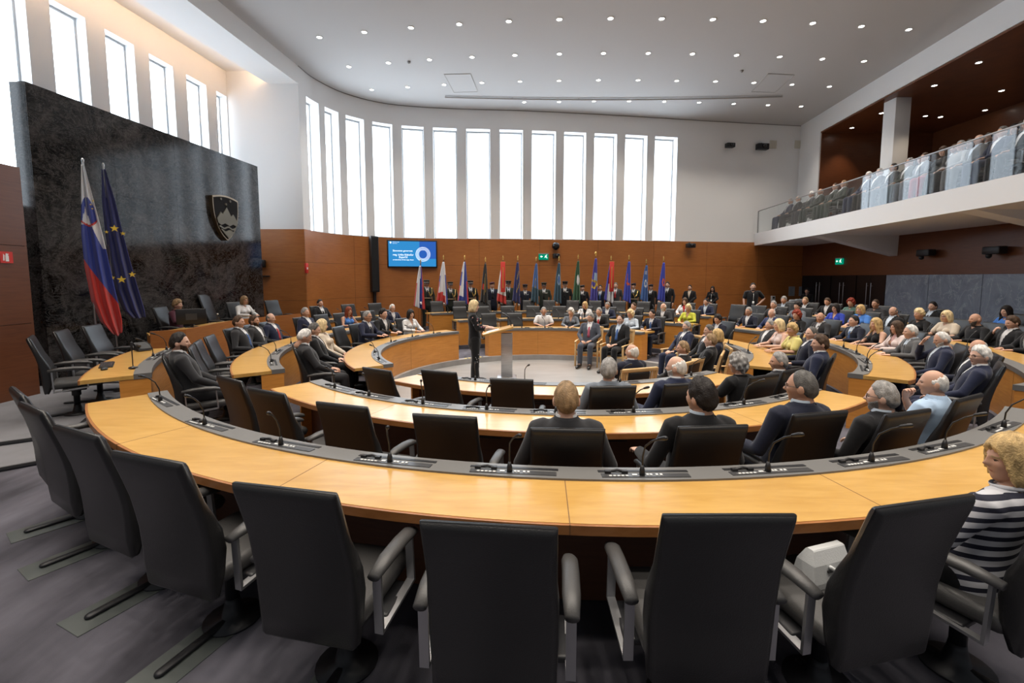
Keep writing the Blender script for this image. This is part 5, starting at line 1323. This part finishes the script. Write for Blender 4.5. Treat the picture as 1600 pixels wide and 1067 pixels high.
# ---- striped woman at the right edge
def stripes():
    m=bpy.data.materials.new('striped_knit'); m.use_nodes=True; nt=m.node_tree; b=nt.nodes['Principled BSDF']; b.inputs['Roughness'].default_value=.85
    tc=nt.nodes.new('ShaderNodeTexCoord'); sp=nt.nodes.new('ShaderNodeSeparateXYZ'); nt.links.new(tc.outputs['Object'],sp.inputs[0])
    a=nt.nodes.new('ShaderNodeMath'); a.operation='MULTIPLY'; a.inputs[1].default_value=18.5; nt.links.new(sp.outputs['Z'],a.inputs[0])
    y=nt.nodes.new('ShaderNodeMath'); y.operation='MULTIPLY'; y.inputs[1].default_value=5; nt.links.new(sp.outputs['Y'],y.inputs[0])
    ad=nt.nodes.new('ShaderNodeMath'); ad.operation='ADD'; nt.links.new(a.outputs[0],ad.inputs[0]); nt.links.new(y.outputs[0],ad.inputs[1])
    f=nt.nodes.new('ShaderNodeMath'); f.operation='FRACT'; nt.links.new(ad.outputs[0],f.inputs[0])
    g=nt.nodes.new('ShaderNodeMath'); g.operation='GREATER_THAN'; g.inputs[1].default_value=.55; nt.links.new(f.outputs[0],g.inputs[0])
    mx=nt.nodes.new('ShaderNodeMix'); mx.data_type='RGBA'; mx.inputs[6].default_value=(.55,.55,.58,1); mx.inputs[7].default_value=(.012,.013,.028,1)
    nt.links.new(g.outputs[0],mx.inputs[0]); nt.links.new(mx.outputs[2],b.inputs['Base Color']); MATS['striped_knit']=m
stripes()
hp=un(1580,720,1.10); hl=head_local('lap','f')*.92; fd=(Vector((CX,CY,0))-Vector((hp.x,hp.y,0))).normalized(); fd.rotate(Matrix.Rotation(R(12),3,'Z')); o_=Vector((hp.x,hp.y,0))-fd*hl.y
person('blonde woman in navy and white striped top, seated at the right edge',o_.x,o_.y,0,face(fd.x,fd.y),'lap','f',('top_long','*striped_knit','black'),('bob','blonde'),yaw=50,s=.92)
c=o_+fd*.02; place_chair(c.x,c.y,0,face(fd.x,fd.y),'black leather swivel chair under the woman in striped top'); SEATPHI.setdefault('A',[]).append((phi_of(o_.x,o_.y),'woman in striped top'))
# ---- empty chairs -------------------------------------------------------
def empties(row,L,place,mode='u'):
    r,z0=ROW[row[-1]]
    for i,e in enumerate(L):
        px,py=e[:2]; m=e[2] if len(e)>2 else mode; rot=e[3] if len(e)>3 else 0
        if m=='u': p=un(px,py,z0+1.11); a=phi_of(p.x,p.y); rr=ginv(a,math.hypot(p.x-CX,p.y-CY)); rr=max(r+.48,min(r+1.15,rr)) if row!='A' else rr
        else:
            rr=r+.33+.40; rt=rr
            for _ in range(12): p=ray_circ(px,py,rt,m=='f'); a=phi_of(p.x,p.y); rt=.5*rt+.5*gmod(a,rr)
        QUEUE.append(dict(row=row,a=a,rr=rr,px=px,py=py,ref='%s empty chair %s'%(nth(i),place),lab='empty black leather swivel chair, %s %s'%(nth(i),place),rot=rot,z0=z0,empty=True))
empties('A',[(25,607),(48,631),(118,667),(228,708),(442,756),(762,812),(1140,797),(1448,776,'u',7)],'in the nearest row')
empties('B',[(357,588),(415,607),(533,628),(694,645)],'in the second row from the camera')
empties('C',[(588,574),(685,577),(800,588)],'just before the stone arena')
for i,a in enumerate((-117.0,-111.2,-105.4)):
    QUEUE.append(dict(row='LA',a=a,rr=7.12+.33+.39,px=0,py=0,ref='%s empty chair beside the keyboard desk'%nth(i),lab='empty black leather swivel chair, %s beside the keyboard desk'%nth(i),rot=(14,6,0)[i],z0=.08,empty=True))
empties('LB',[(299,538),(314,531),(341,522)],'between the two desks at left')
empties('LC',[(532,508,'f')],'at the left inner desk')
empties('LB',[(502,517,'f'),(577,497,'f')],'at the left middle desk')
empties('LA',[(543,472,'f'),(585,472,'f')],'below the loudspeaker column')
empties('FC',[(763,494),(804,493)],'at the far inner desk','f')
empties('FB',[(718,484),(754,484),(793,483.5),(833,483),(874,483)],'at the far middle desk','f')
empties('FA',[(682,477),(717.5,476),(757,476),(791,475),(826,473),(858,473),(895,473),(930,473),(968,474),(1006,476),(1038,476)],'at the far outer desk','f')
empties('RA',[(1160,477,'f'),(1182,477,'f')],'at the far end of the right desk')
build_queue(); ACH=[c for _,c in sorted(ACH,key=lambda t:t[0])]
# ---- consoles for every seat
RI={'D':ROW['D'][0]-DD,'A':ROW['A'][0]-DD,'B':ROW['B'][0]-DD,'C':ROW['C'][0]-DD}
for row,L in SEATPHI.items():
    if row=='A': continue
    k=row[-1]; r,z0=ROW[k]; done=[]
    for a,ref in sorted(L):
        aa=a%360
        if any(abs((aa-d+180)%360-180)<math.degrees(.56/RI[k]) for d in done): continue
        ok=False
        for lab,rw,p0,p1,zo,ro,v in DESKS:
            if rw==k:
                m=math.degrees(.28/RI[k])
                for q in (aa,aa-360):
                    if p0+m<q<p1-m: ok=True; zz=zo; rr=(ro or r)-DD
        if not ok: continue
        done.append(aa); place_console(a,rr,z0+zz+TOP+.012,'microphone console before the %s'%ref)
for i,(px,py) in enumerate(((250,628),(340,660),(455,691),(608,727),(800,743),(1010,745),(1205,737),(1357,718),(1470,698),(1572,668))):
    p=un(px,py,TOP+.012); place_console(phi_of(p.x,p.y),RI['A'],TOP+.012,'microphone console on the outermost near desk, %s'%nth(i))
# ---- presidency dais
def dais(px,py,ref,sex,outfit,hair,pn='table',**k):
    d=ray(px,py); t=None
    best=None
    for i in range(600):
        Y=7+i*.012; p=Vector((d.x/d.y*Y,Y,0))
        # distance behind the desk line
        seg=min(range(3),key=lambda j:((p-Vector((DP[j].x,DP[j].y,0))).length+(p-Vector((DP[j+1].x,DP[j+1].y,0))).length)-(DP[j+1]-DP[j]).length)
        A=Vector((DP[seg].x,DP[seg].y,0)); B=Vector((DP[seg+1].x,DP[seg+1].y,0)); u=(B-A).normalized(); nn=Vector((-u.y,u.x,0)); dd=(p-A).dot(nn)
        if best is None or abs(dd-.98)<best[0]: best=(abs(dd-.98),p,nn)
    p,nn=best[1],best[2]; f=-nn; hl=head_local(pn,sex); o=p-f*hl.y; zh=H+d.z/d.y*p.y; s=max(.95,min(1.1,(zh-.2)/hl.z))
    if sex: person(ref+', seated at the presidency desk',o.x,o.y,.2,face(f.x,f.y),pn,sex,outfit,hair,s=s,**k)
    c=o+f*.07; place_chair(c.x,c.y,.2,face(f.x,f.y),'black leather swivel chair under the '+ref)
dais(278.5,486,'woman with short fair hair and maroon jacket','f',('top_long','maroon'),('pixie','sandy'))
dais(382,476,'blonde woman in glasses and white blouse','f',('top_long','white'),('bob','sandy'),glasses=True)
def dais_chair(px,ytop,label,hi=False):
    d=ray(px,ytop); best=None
    A=Vector((DP[1].x,DP[1].y,0)); B=Vector((DP[2].x,DP[2].y,0)) 
    if px>400: A,B=B,Vector((DP[3].x,DP[3].y,0))
    u=(B-A).normalized(); nn=Vector((-u.y,u.x,0))
    for i in range(800):
        Y=7+i*.012; p=Vector((d.x/d.y*Y,Y,0)); dd=(p-A).dot(nn); tg=1.16 if hi else 1.3
        if best is None or abs(dd-tg)<best[0]: best=(abs(dd-tg),p)
    p=best[1]; f=-nn; q=p+f*.40; place_chair(q.x,q.y,.2,face(f.x,f.y),label,hi=hi)
dais_chair(321,464,'tall high-backed black chair of the chairperson against the marble',True)
dais_chair(423,475,'empty black leather swivel chair at the right end of the presidency desk')
o=thing('desk_monitor','black computer monitor on the presidency desk seen from behind','monitor',un(303,514,.87)); q=un(303,513,.87); 
o.location=(q.x-.18,q.y+.2,.87); o.rotation_euler=(0,0,R(38))
b=MB(); b.rbox(-.27,.27,-.02,.02,.07,.40,.01); b.obj('display',BLACK,o); b=MB(); b.box(-.03,.03,.01,.05,.0,.22); b.rbox(-.12,.12,-.06,.10,0,.012,.004); b.obj('stand',BLACK,o); b=MB(); b.box(-.1,.1,-.034,-.02,.16,.30); b.obj('rear_cover',DGREY,o)
for i,t,lab in ((1,.76,'clear bottle of water left of the woman in white blouse'),(2,.32,'clear bottle of water right of the woman in white blouse')):
    q=DP[i].lerp(DP[i+1],t); u=(DP[i+1]-DP[i]).normalized(); q=q+Vector((-u.y,u.x,0))*.22
    o=thing('water_bottle',lab,'bottle',(q.x,q.y,.87)); b=MB(); b.lathe([(.034,0),(.036,.02),(.036,.15),(.015,.21),(.014,.24)],14); b.obj('bottle_body',CLEARG,o); b=MB(); b.lathe([(.016,.24),(.016,.265)],10); b.obj('cap',WHITEP,o)
# keyboard, mouse and tall black microphones on the left outer desk end
TZ=.04+TOP
q=un(167,571,TZ+.0); a=phi_of(q.x,q.y)
o=thing('keyboard','black computer keyboard lying on the left outer desk end','keyboard',(q.x,q.y,TZ),R(-a+8)); b=MB(); b.rbox(-.21,.21,-.07,.07,0,.018,.006); b.obj('case',BLACK,o)
for j in range(5):
    b=MB()
    for k in range(15): b.box(-.195+.0262*k,-.173+.0262*k,-.058+.024*j,-.038+.024*j,.018,.024)
    b.obj('key_row',DGREY,o)
q=un(163,578,TZ); o=thing('computer_mouse','black computer mouse in front of the keyboard','mouse',(q.x,q.y,TZ),R(20)); b=MB(); b.ball((0,0,.012),.034,.055,.022,14); b.obj('shell',BLACK,o)
q=un(208,575,TZ+.01); o=thing('stand_microphone','tall upright black microphone on the left desk end','microphone',(q.x,q.y,TZ+.012)); b=MB(); b.lathe([(.05,0),(.045,.012),(.01,.02),(.007,.03)],14); b.tube([(0,0,.02),(0,0,.24)],.006,8); b.obj('stem',BLACK,o); b=MB(); b.tube([(0,0,.23),(0,0,.32)],.013,10); b.obj('microphone_head',BLACK,o)
q=un(224,548,TZ); o=thing('desk_telephone','small black desk telephone on the left outer desk','telephone',(q.x,q.y,TZ+.012),R(60)); b=MB(); b.loft([[(-.09,-.08,0),(.09,-.08,0),(.09,.08,0),(-.09,.08,0)],[(-.09,-.07,.03),(.09,-.07,.03),(.09,.08,.12),(-.09,.08,.12)]],True,0,False); b.obj('base',BLACK,o); b=MB(); b.rbox(-.085,-.045,-.07,.085,.06,.10,.012); b.obj('handset',DGREY,o)
# ================================================================== ARENA GUESTS
def arena(px,py,ref,outfit,hair,rdist=None,facepx=None,**k):
    pn=k.pop('pn','lap'); sex=k.pop('sex','m'); hl=head_local(pn,sex); zf=-.36
    z=zf+hl.z*1.03
    ph=k.pop('ph',None)
    if ph is not None: p=pol(ph,2.90); k.pop('far',None)
    elif rdist is None: p=un(px,py,z); p.z=0
    else: p=ray_circ(px,py,rdist,k.pop('far',True)); p.z=0
    fd=(Vector((CX,CY,0))-p).normalized(); fd.rotate(Matrix.Rotation(R(k.pop('rot',0)),3,'Z'))
    o=p-fd*hl.y; d=ray(px,py); zh=H+d.z/d.y*p.y; s=max(.95,min(1.08,(zh-zf)/hl.z))
    person(ref+', seated on a wooden armchair',o.x,o.y,zf,face(fd.x,fd.y),pn,sex,outfit,hair,s=s,**k)
    c=o+fd*.07; place_wood(c.x,c.y,zf,face(fd.x,fd.y),'pale wooden armchair under the '+ref)
arena(922.7,497,'grey-haired man in slate suit, red tie',S('greyblue','white','pinkred'),('full','grey'),2.95,rot=4,yaw=-25)
arena(969,500,'dark balding man in black suit, blue tie',S('black','lblue','bluetie'),('thin','dark'),2.75,rot=6,yaw=0,pn='lap')
arena(987.5,551,'white-haired bald man in navy suit, back turned',S('dnavy'),('fringe','white'),2.95,far=False,yaw=25)
arena(1067,545,'sandy-haired man in black suit, back turned',S('black'),('short','sandy'),2.95,far=False,yaw=40)
arena(1091.5,511,'grey-bearded man in blue suit',S('navy','white','dnavy'),('short','grey'),2.55,far=True,beard='grey',yaw=0,ph=75)
arena(1124.5,517,'greying man in black suit, dark tie',S('black','white','greyblue'),('short','dgrey'),2.75,far=True,yaw=0,ph=90)
arena(1145,525,'fair-haired woman in navy jacket',S('dnavy'),('bob','blonde'),2.85,far=False,sex='f',yaw=0,ph=104.5)
arena(1155.5,533,'sandy-grey man in black suit, striped tie',S('black','white','charcoal'),('short','sandy'),2.55,far=False,yaw=0,ph=119)
# speaker at the lectern
def emb(o,ch,P):
    b=MB(); rn=random.Random(3)
    cols=[]
    for i in range(46):
        s=rn.choice((-1,1)); S,E,W,_,_=P['arms'][s]; t=rn.random(); p=S.lerp(E,t) if rn.random()<.75 else E.lerp(W,t*.4); a=rn.random()*6.28
        d=Vector((math.cos(a),math.sin(a)*.8,.25)).normalized(); q=p+d*.078; b.ball(tuple(q),.014,.014,.016,6,rn.randrange(3))
    me=to_mesh('embroidery',[(np.array(b.v),b.f,b.m)],3); ch('embroidery',me,[clm('pinkred'),clm('greyblue'),clm('pink')])
    b=MB()
    for i in range(26):
        s=rn.choice((-1,1)); h,k,a,t=P['legs'][s]; z=.12+rn.random()*.55; b.ball((.11*s+(.088 if s>0 else -.088)*rn.choice((1,.7)),.03+rn.uniform(-.06,.06),z),.010,.010,.012,6)
    ch('sequins',to_mesh('sequins',[(np.array(b.v),b.f,0)],1),[clm('lgrey')])
sp=un(741,598,-.36); person('blonde woman in black embroidered trouser suit speaking at the lectern',sp.x+.02,sp.y,-.36,face(1,.10),'speaker','f',('top_puff','black','black'),('bob','lblonde'),yaw=-8,s=1.05,extra=emb,skin=2)
# ================================================================== STANDING GUARD WITH FLAGS
def stand(px,ytop,ref,Y,outfit,hair,pn='stand_flag',sex='m',zf=0,place='standing at the wooden wall',fdir=None,**k):
    d=ray(px,ytop); x=d.x/d.y*Y; top=H+d.z/d.y*Y; hh=1.76 if not k.get('cap') else 1.79
    s=max(.88,min(1.10,(top-zf)/hh)); fd=fdir or Vector((CX-x,CY-Y,0)).normalized()
    lab=k.pop('lab',None)
    person(lab or ref+', '+place,x,Y,zf,face(fd.x,fd.y),pn,sex,outfit,hair,s=s,yaw=k.pop('yaw',0),**k); return x,s,fd
def cords(o,ch,P):
    b=MB(); S=P['arms'][-1][0]
    for q in (0,1): b.tube([(S.x+.0,S.y+.05,S.z+.04),(S.x+.015,S.y+.15,S.z-.12-.03*q),(-.08,.16,S.z-.20-.04*q),(-.03,.165,S.z-.10)],.010,6)
    b.ball((-.03,.165,S.z-.1),.016,n=8); ch('gold_cord',to_mesh('cord',[(np.array(b.v),b.f,0)],1),[GOLD])
    b=MB(); b.tube([(.172*math.cos(a),-.005+.135*math.sin(a),1.10) for a in np.linspace(0,2*math.pi,25)],.022,8,flat=1); ch('belt',to_mesh('belt',[(np.array(b.v),b.f,0)],1),[clm('tan')])
def medals(o,ch,P):
    b=MB()
    for i in range(3): b.ball((-.06-.028*i,.145,1.335),.013,.006,.02,8)
    ch('medals',to_mesh('medals',[(np.array(b.v),b.f,0)],1),[STEEL])
def fstripe(a,b_,c,t1=.33,t2=.66,sl=0):
    return lambda u,v:(a if u+sl*(v-.5)<t1 else b_ if u+sl*(v-.5)<t2 else c)
def slo1(u,v): return 'red' if u<.18 and v>.42 else 'white' if u<.66 - .1*(v>.3) else 'blue' if u<.84+.2*(.7-v) else 'red'
def slo2(u,v): return 'red' if v>.80-.15*u*(u<.6) and u<.85 or (u<.12 and v>.5) else 'blue' if (u>.86 and v>.3) or (u<.18 and .35<v<.62) else 'white'
def slo3(u,v): return ('blue' if v>.25 else 'white') if u<.22 and v<.6 else 'red' if (u<.14 and v>.6) or u>.88 and v>.45 else 'white' if u<.55 and v<.86-.0*u else 'blue'
def blk(u,v): return 'dull_gold' if (.60<u<.68 and .25<v<.72) or (.40<u<.44 and .35<v<.8) else 'red' if .18<u<.42 and .52<v<.68 else 'black'
def whr(u,v): return 'red' if v>.80 else 'white'
def blg(u,v): return 'dull_gold' if ((int(u*9)+int(v*16))%5==0 and .45<u<.9 and .2<v<.8) else 'navy'
def ste(u,v): return 'teal' if v>.62 else ('dull_gold' if abs((u-.5)**2+((v-.5)*1.6)**2-.03)<.008 else 'sky_blue')
def emblem(base,ring,fill,cx=.55,cy=.55,r=.16): 
    def f(u,v):
        d=((u-cx)**2*.5+((v-cy)*1.4)**2)**.5; return fill if d<r*.75 else ring if d<r else base
    return f
def grn(u,v): 
    return emblem('green','white','white',.6,.45,.17)(u,v)
def vio(u,v): return 'yellow' if .56<v<.70 and u>.1 and abs(v-.63-.08*math.sin(u*5))<.045 else 'pale_blue' if .32<v<.50 and .35<u<.85 else 'dull_gold' if .5<v<.56 else 'violet'
def tric(u,v): return 'white' if u>.25 and v>.55 else 'violet' if u<.3 else 'red'
def ro1(u,v): return 'orange' if (abs(v-.55)<.03 and .2<u<.8) or (abs(u-.3-.4*(v-.3))<.05 and .3<v<.6) else 'royal_blue'
def ro2(u,v): return 'white' if abs(((u-.55)**2*.5+((v-.5)*1.5)**2)**.5-.14)<.035 or (.3<u<.7 and .16<v<.24 and int(u*20)%2) else 'sky_blue'
def ro3(u,v): return 'orange' if abs(((u-.62)**2*.5+((v-.5)*1.5)**2)**.5-.13)<.035 else 'royal_blue'
U=lambda c,sh='white',t='black':('uniform',c,sh,t)
GUARD=[
 (666.5,435,657,405,'peaked-cap guard with gold cords behind the leftmost tricolour',U('olive'),('peaked_cap','olive','white'),slo1,'white, blue and red flag, leftmost in the flag row',dict(extra=cords)),
 (703.5,438,693,399,'peaked-cap guard with gold cords behind the white flag',U('olive'),('peaked_cap','olive','white'),slo2,'mostly white flag with red hem, second in the row',dict(extra=cords)),
 (735,436,726,399,'peaked-cap guard with gold cords right of the speaker',U('black'),('peaked_cap','black','white'),slo3,'white and blue flag with red fringe, third in the row',dict(extra=cords)),
 (769,438,758.5,402,'dark-blue uniformed man in beret behind the black flag',U('dnavy','lblue'),('beret','maroon','black'),blk,'black flag with gold and red emblem',{}),
 (794.5,436,786,400,'grey-green uniformed man in cap behind the red-white flag',U('olive','lblue'),('peaked_cap','olive','grey'),whr,'white and red flag under a red ribbon with lettering',dict(sash=True)),
 (820.5,442,809,400,'short man in navy uniform and gold-badged cap',U('dnavy'),('peaked_cap','dnavy','dgrey'),blg,'navy flag sprinkled with gold badges',dict(extra=medals)),
 (850,439,838,402,'stout man in dark green uniform with folded hands',U('olive'),('peaked_cap','olive','dgrey'),ste,'narrow furled blue and teal flag',dict(extra=medals)),
 (883,437,873.5,401,'man in black double-breasted uniform and tall cap',U('black'),('peaked_cap','black','black'),emblem('teal','pale_blue','sky_blue',.6,.42,.2),'blue-green flag with a round pale emblem',dict(extra=medals)),
 (910,443,903.5,398,'man in black uniform behind the green flag',U('black'),('beret','charcoal','black'),grn,'green flag with a white round emblem',dict(extra=medals)),
 (938,444,931,394,'man in dark suit behind the violet and gold flag',S('dnavy','white','bluetie'),None,vio,'violet flag with gold waves and a tall gold spearhead',dict(hair=('short','dark'))),
 (962,440,955,400,'grey-suited man in red tie behind the red-ribboned flag',S('dgrey','white','red'),None,tric,'tricolour flag under an orange-red ribbon',dict(hair=('short','dgrey'),sash=True)),
 (990,440,983,399,'uniformed man with gold cords behind the blue-orange flag',U('olive'),('beret','dnavy','black'),ro1,'royal blue flag with an orange angular sign',dict(extra=cords)),
 (1017,442,1010,405,'man in black jacket and beret behind the blue-white flag',U('black'),('beret','dnavy','black'),ro2,'blue flag with a white round emblem',{}),
 (1043,439,1037,401,'dark-haired man in black suit behind the rightmost flag',S('black','white','black'),None,ro3,'royal blue flag with an orange ring, rightmost in the row',dict(hair=('short','dark'))),
]
for i,(px,yt,fpx,ftip,ref,out,cap,cf,flab,kw) in enumerate(GUARD):
    Y=wpt(wall_at(px)).y-1.15; hair=kw.pop('hair',('short','dgrey')); sash=kw.pop('sash',False)
    x,s,fd=stand(px,yt,ref,Y,out,hair,cap=cap,place='by the wall' ,gloves=(i<9),**kw)
    d=ray(fpx,ftip); Yf=Y-.30; parade_flag(flab,d.x/d.y*Yf,Yf,0,H+d.z/d.y*Yf,cf,sash,w=.25+.11*(i<3)+.06*(i in(4,10)),zend=1.06-.18*(i<1),finial='ball' if i in (9,) else 'spear')
def badge(o,ch,P):
    b=MB(); b.box(-.03,.03,.165,.17,1.02,1.12); b.box(-.008,.0,.160,.164,1.12,1.38); ch('badge',to_mesh('badge',[(np.array(b.v),b.f,0)],1),[WHITEP])
Yw=lambda px:wpt(wall_at(px)).y-.8
stand(1078,444,'young dark-haired man in black jacket and pale shirt',Yw(1078),S('black','cream'),('short','dark'),pn='stand_front',place='standing right of the flags')
stand(1113.5,446,'woman with long dark hair in black',Yw(1113),('top_long','black','black'),('long','dark'),pn='stand_front',sex='f',place='standing by the wall with a badge',extra=lambda o,ch,P:badge(o,ch,P))
stand(1177,440.5,'photographer in black T-shirt with white badge',15.6,('top_short','black','charcoal'),('short','dark'),pn='stand_hip',place='hand on hip, standing by the phone',extra=badge,fdir=Vector((-.35,-1,0)).normalized())
x,s,fd=stand(1261,452,'dim person in black',18.3,('top_long','black','black'),('full','dark'),pn='stand_front',place='standing in the dark doorway corner behind a camera')
q=un(1252,470,Y=17.6); o=thing('video_camera','pale video camera on a black tripod in the dark corner','camera',(q.x,q.y,0)); zc=q.z
b=MB(); b.rbox(-.22,.12,-.07,.07,zc-.09,zc+.07,.02); b.obj('camera_body',mat('camera_grey',(.45,.46,.48),.4),o); b=MB(); b.tube([(-.22,0,zc),(-.42,0,zc-.01)],[.055,.065],14); b.obj('lens',mat('camera_grey',(.45,.46,.48),.4),o)
b=MB(); b.lathe([(.05,zc-.18),(.05,zc-.09)],12); b.obj('tripod_head',BLACK,o)
for k in range(3):
    a=2*math.pi*k/3; b=MB(); b.tube([(0,0,zc-.15),(.42*math.cos(a),.42*math.sin(a),.0)],.016,8); b.obj('tripod_leg',BLACK,o)
# ================================================================== GALLERY AUDIENCE
def gal(px,row,ref,sex,outfit,hair,pn='lap',**k):
    c=.86+.95*row+(.12 if row else 0); q=ray(px,300); kk=q.x/q.y; y=(8.696+c)/(kk-.0962); X=GF(y)+c; zf=ZG1+.32*row; hl=head_local(pn,sex)
    if y>(19.4 if row==0 else 18.4): y=(19.4 if row==0 else 18.4); X=GF(y)+c
    person(ref+(', seated at the gallery glass' if row==0 else ', seated in the raised gallery rows'),X-hl.y,y,zf,R(82),pn,sex,outfit,hair,s=1.03,**k)
    place_chair(X-hl.y-.07,y,zf,R(82),'black gallery seat under the '+ref,group='gallery seats')
G0=[(1222,'grey-haired man in navy jacket, pale trousers','m',S('navy'),('short','grey')),(1239,'grey-haired man in black suit, pale tie','m',S('black','white','lgrey'),('thin','grey')),(1259,'white-haired man in dark suit','m',S('charcoal','white','black'),('full','white')),
(1272,'bald officer in olive uniform','m',U('olive'),('fringe','grey')),(1294,'brown-haired officer in olive uniform','m',U('olive'),('short','brown')),(1307,'sandy-haired officer with gold buttons','m',U('olive'),('short','sandy')),
(1344,'white-haired man in navy suit with glasses','m',S('navy'),('full','white')),(1360,'grey-haired man in black jacket, folded hands','m',S('black'),('short','grey')),(1381,'dark-haired man in charcoal suit leaning back','m',S('charcoal'),('short','dark')),
(1405,'grey-bearded man in greenish suit','m',S('olive'),('short','grey')),(1427,'man in light grey jacket behind a reflection','m',S('steel'),('short','brown')),(1454,'brown-haired woman in dark red skirt','f',('top_long','black','darkred'),('bob','brown')),
(1480,'man in pale shirt behind a bright reflection','m',('top_long','lgrey'),('short','grey')),(1507,'bald man in grey pinstripe suit','m',S('grey','lblue'),('fringe','white')),(1541,'tanned man in navy suit, white shirt','m',S('navy'),('short','dgrey')),
(1579,'white-haired man in black suit near the frame edge','m',S('black'),('full','white'))]
for e in G0: gal(e[0],0,*e[1:],yaw=0 if e[0]%2 else 25)
G1=[(1404,'dark-haired man in black jacket','m',S('black'),('full','dark')),(1423,'dark-haired man in dark shirt','m',('top_long','charcoal'),('short','dark')),(1472,'brown-haired man in brown jacket','m',S('darkred'),('short','brown')),(1494,'short-haired man in black top','m',('top_long','black'),('short','dark')),
(1522,'dark-haired man in charcoal jacket','m',S('charcoal'),('short','dark')),(1560,'dark-haired man in navy shirt','m',('top_long','dnavy'),('full','dark'))]
for e in G1: gal(e[0],1,*e[1:])
G2=[(1542,'dark-haired man in grey top','m',('top_long','dgrey'),('short','dark')),(1572,'dark-haired woman in black top','f',('top_long','black'),('bob','dark')),(1590,'dark-haired man in black suit','m',S('black'),('full','dark'))]
for e in G2: gal(e[0],2,*e[1:])
# ================================================================== SMALL THINGS
cb_=ACH[7]; q=cb_.location+Matrix.Rotation(cb_.rotation_euler.z,3,'Z')@Vector((.03,.04,0))
o=thing('handbag','white leather handbag standing on an empty front chair seat','handbag',(q.x,q.y,.487),cb_.rotation_euler.z+R(5))
WL=mat('white_leather',(.55,.56,.56),.4,bump=(150,.1))
b=MB(); b.loft([[(-.10*k+dx,-.05*t,z),(.10*k+dx,-.05*t,z),(.10*k+dx,.05*t,z),(-.10*k+dx,.05*t,z)] for z,k,t,dx in ((0,1.15,1.1,0),(.03,1.2,1.15,0),(.11,1.1,.9,.0),(.165,.98,.4,.01),(.17,.96,.3,.01))],True,0,False); bag=b.obj('bag_body',WL,o)
b=MB(); b.tube([(-.02,-.055,.10),(.05,-.10,.05),(.09,-.12,.02),(.05,-.14,-.0+.01),(-.03,-.12,.012)],.009,8); b.obj('strap',WL,o)
b=MB(); b.box(-.035,.0,-.058,-.05,.075,.085); b.obj('clasp',BLACK,o)
# floor plates under the front chairs
i=0
for i,ch_ in enumerate(ACH[:5]):
    o=thing('floor_plate','grey-green metal floor plate behind the nearest-row empty chair %s'%nth(i),'floor plate',(ch_.location.x,ch_.location.y,0),ch_.rotation_euler.z,'floor plates')
    b=MB(); b.rbox(-.115,.115,-.50,-.02,0,.005,.002); b.obj('plate',mat('plate_green',(.085,.095,.09),.5),o)
# ================================================================== WORLD AND RENDER LOOK
w=bpy.data.worlds.new('world'); SC.world=w; w.use_nodes=True; bg=w.node_tree.nodes['Background']; bg.inputs[0].default_value=(.60,.64,.70,1); bg.inputs[1].default_value=.16
vs=SC.view_settings; vs.view_transform='Standard'; vs.look='None'; vs.gamma=1; vs.use_curve_mapping=False; vs.exposure=0.75
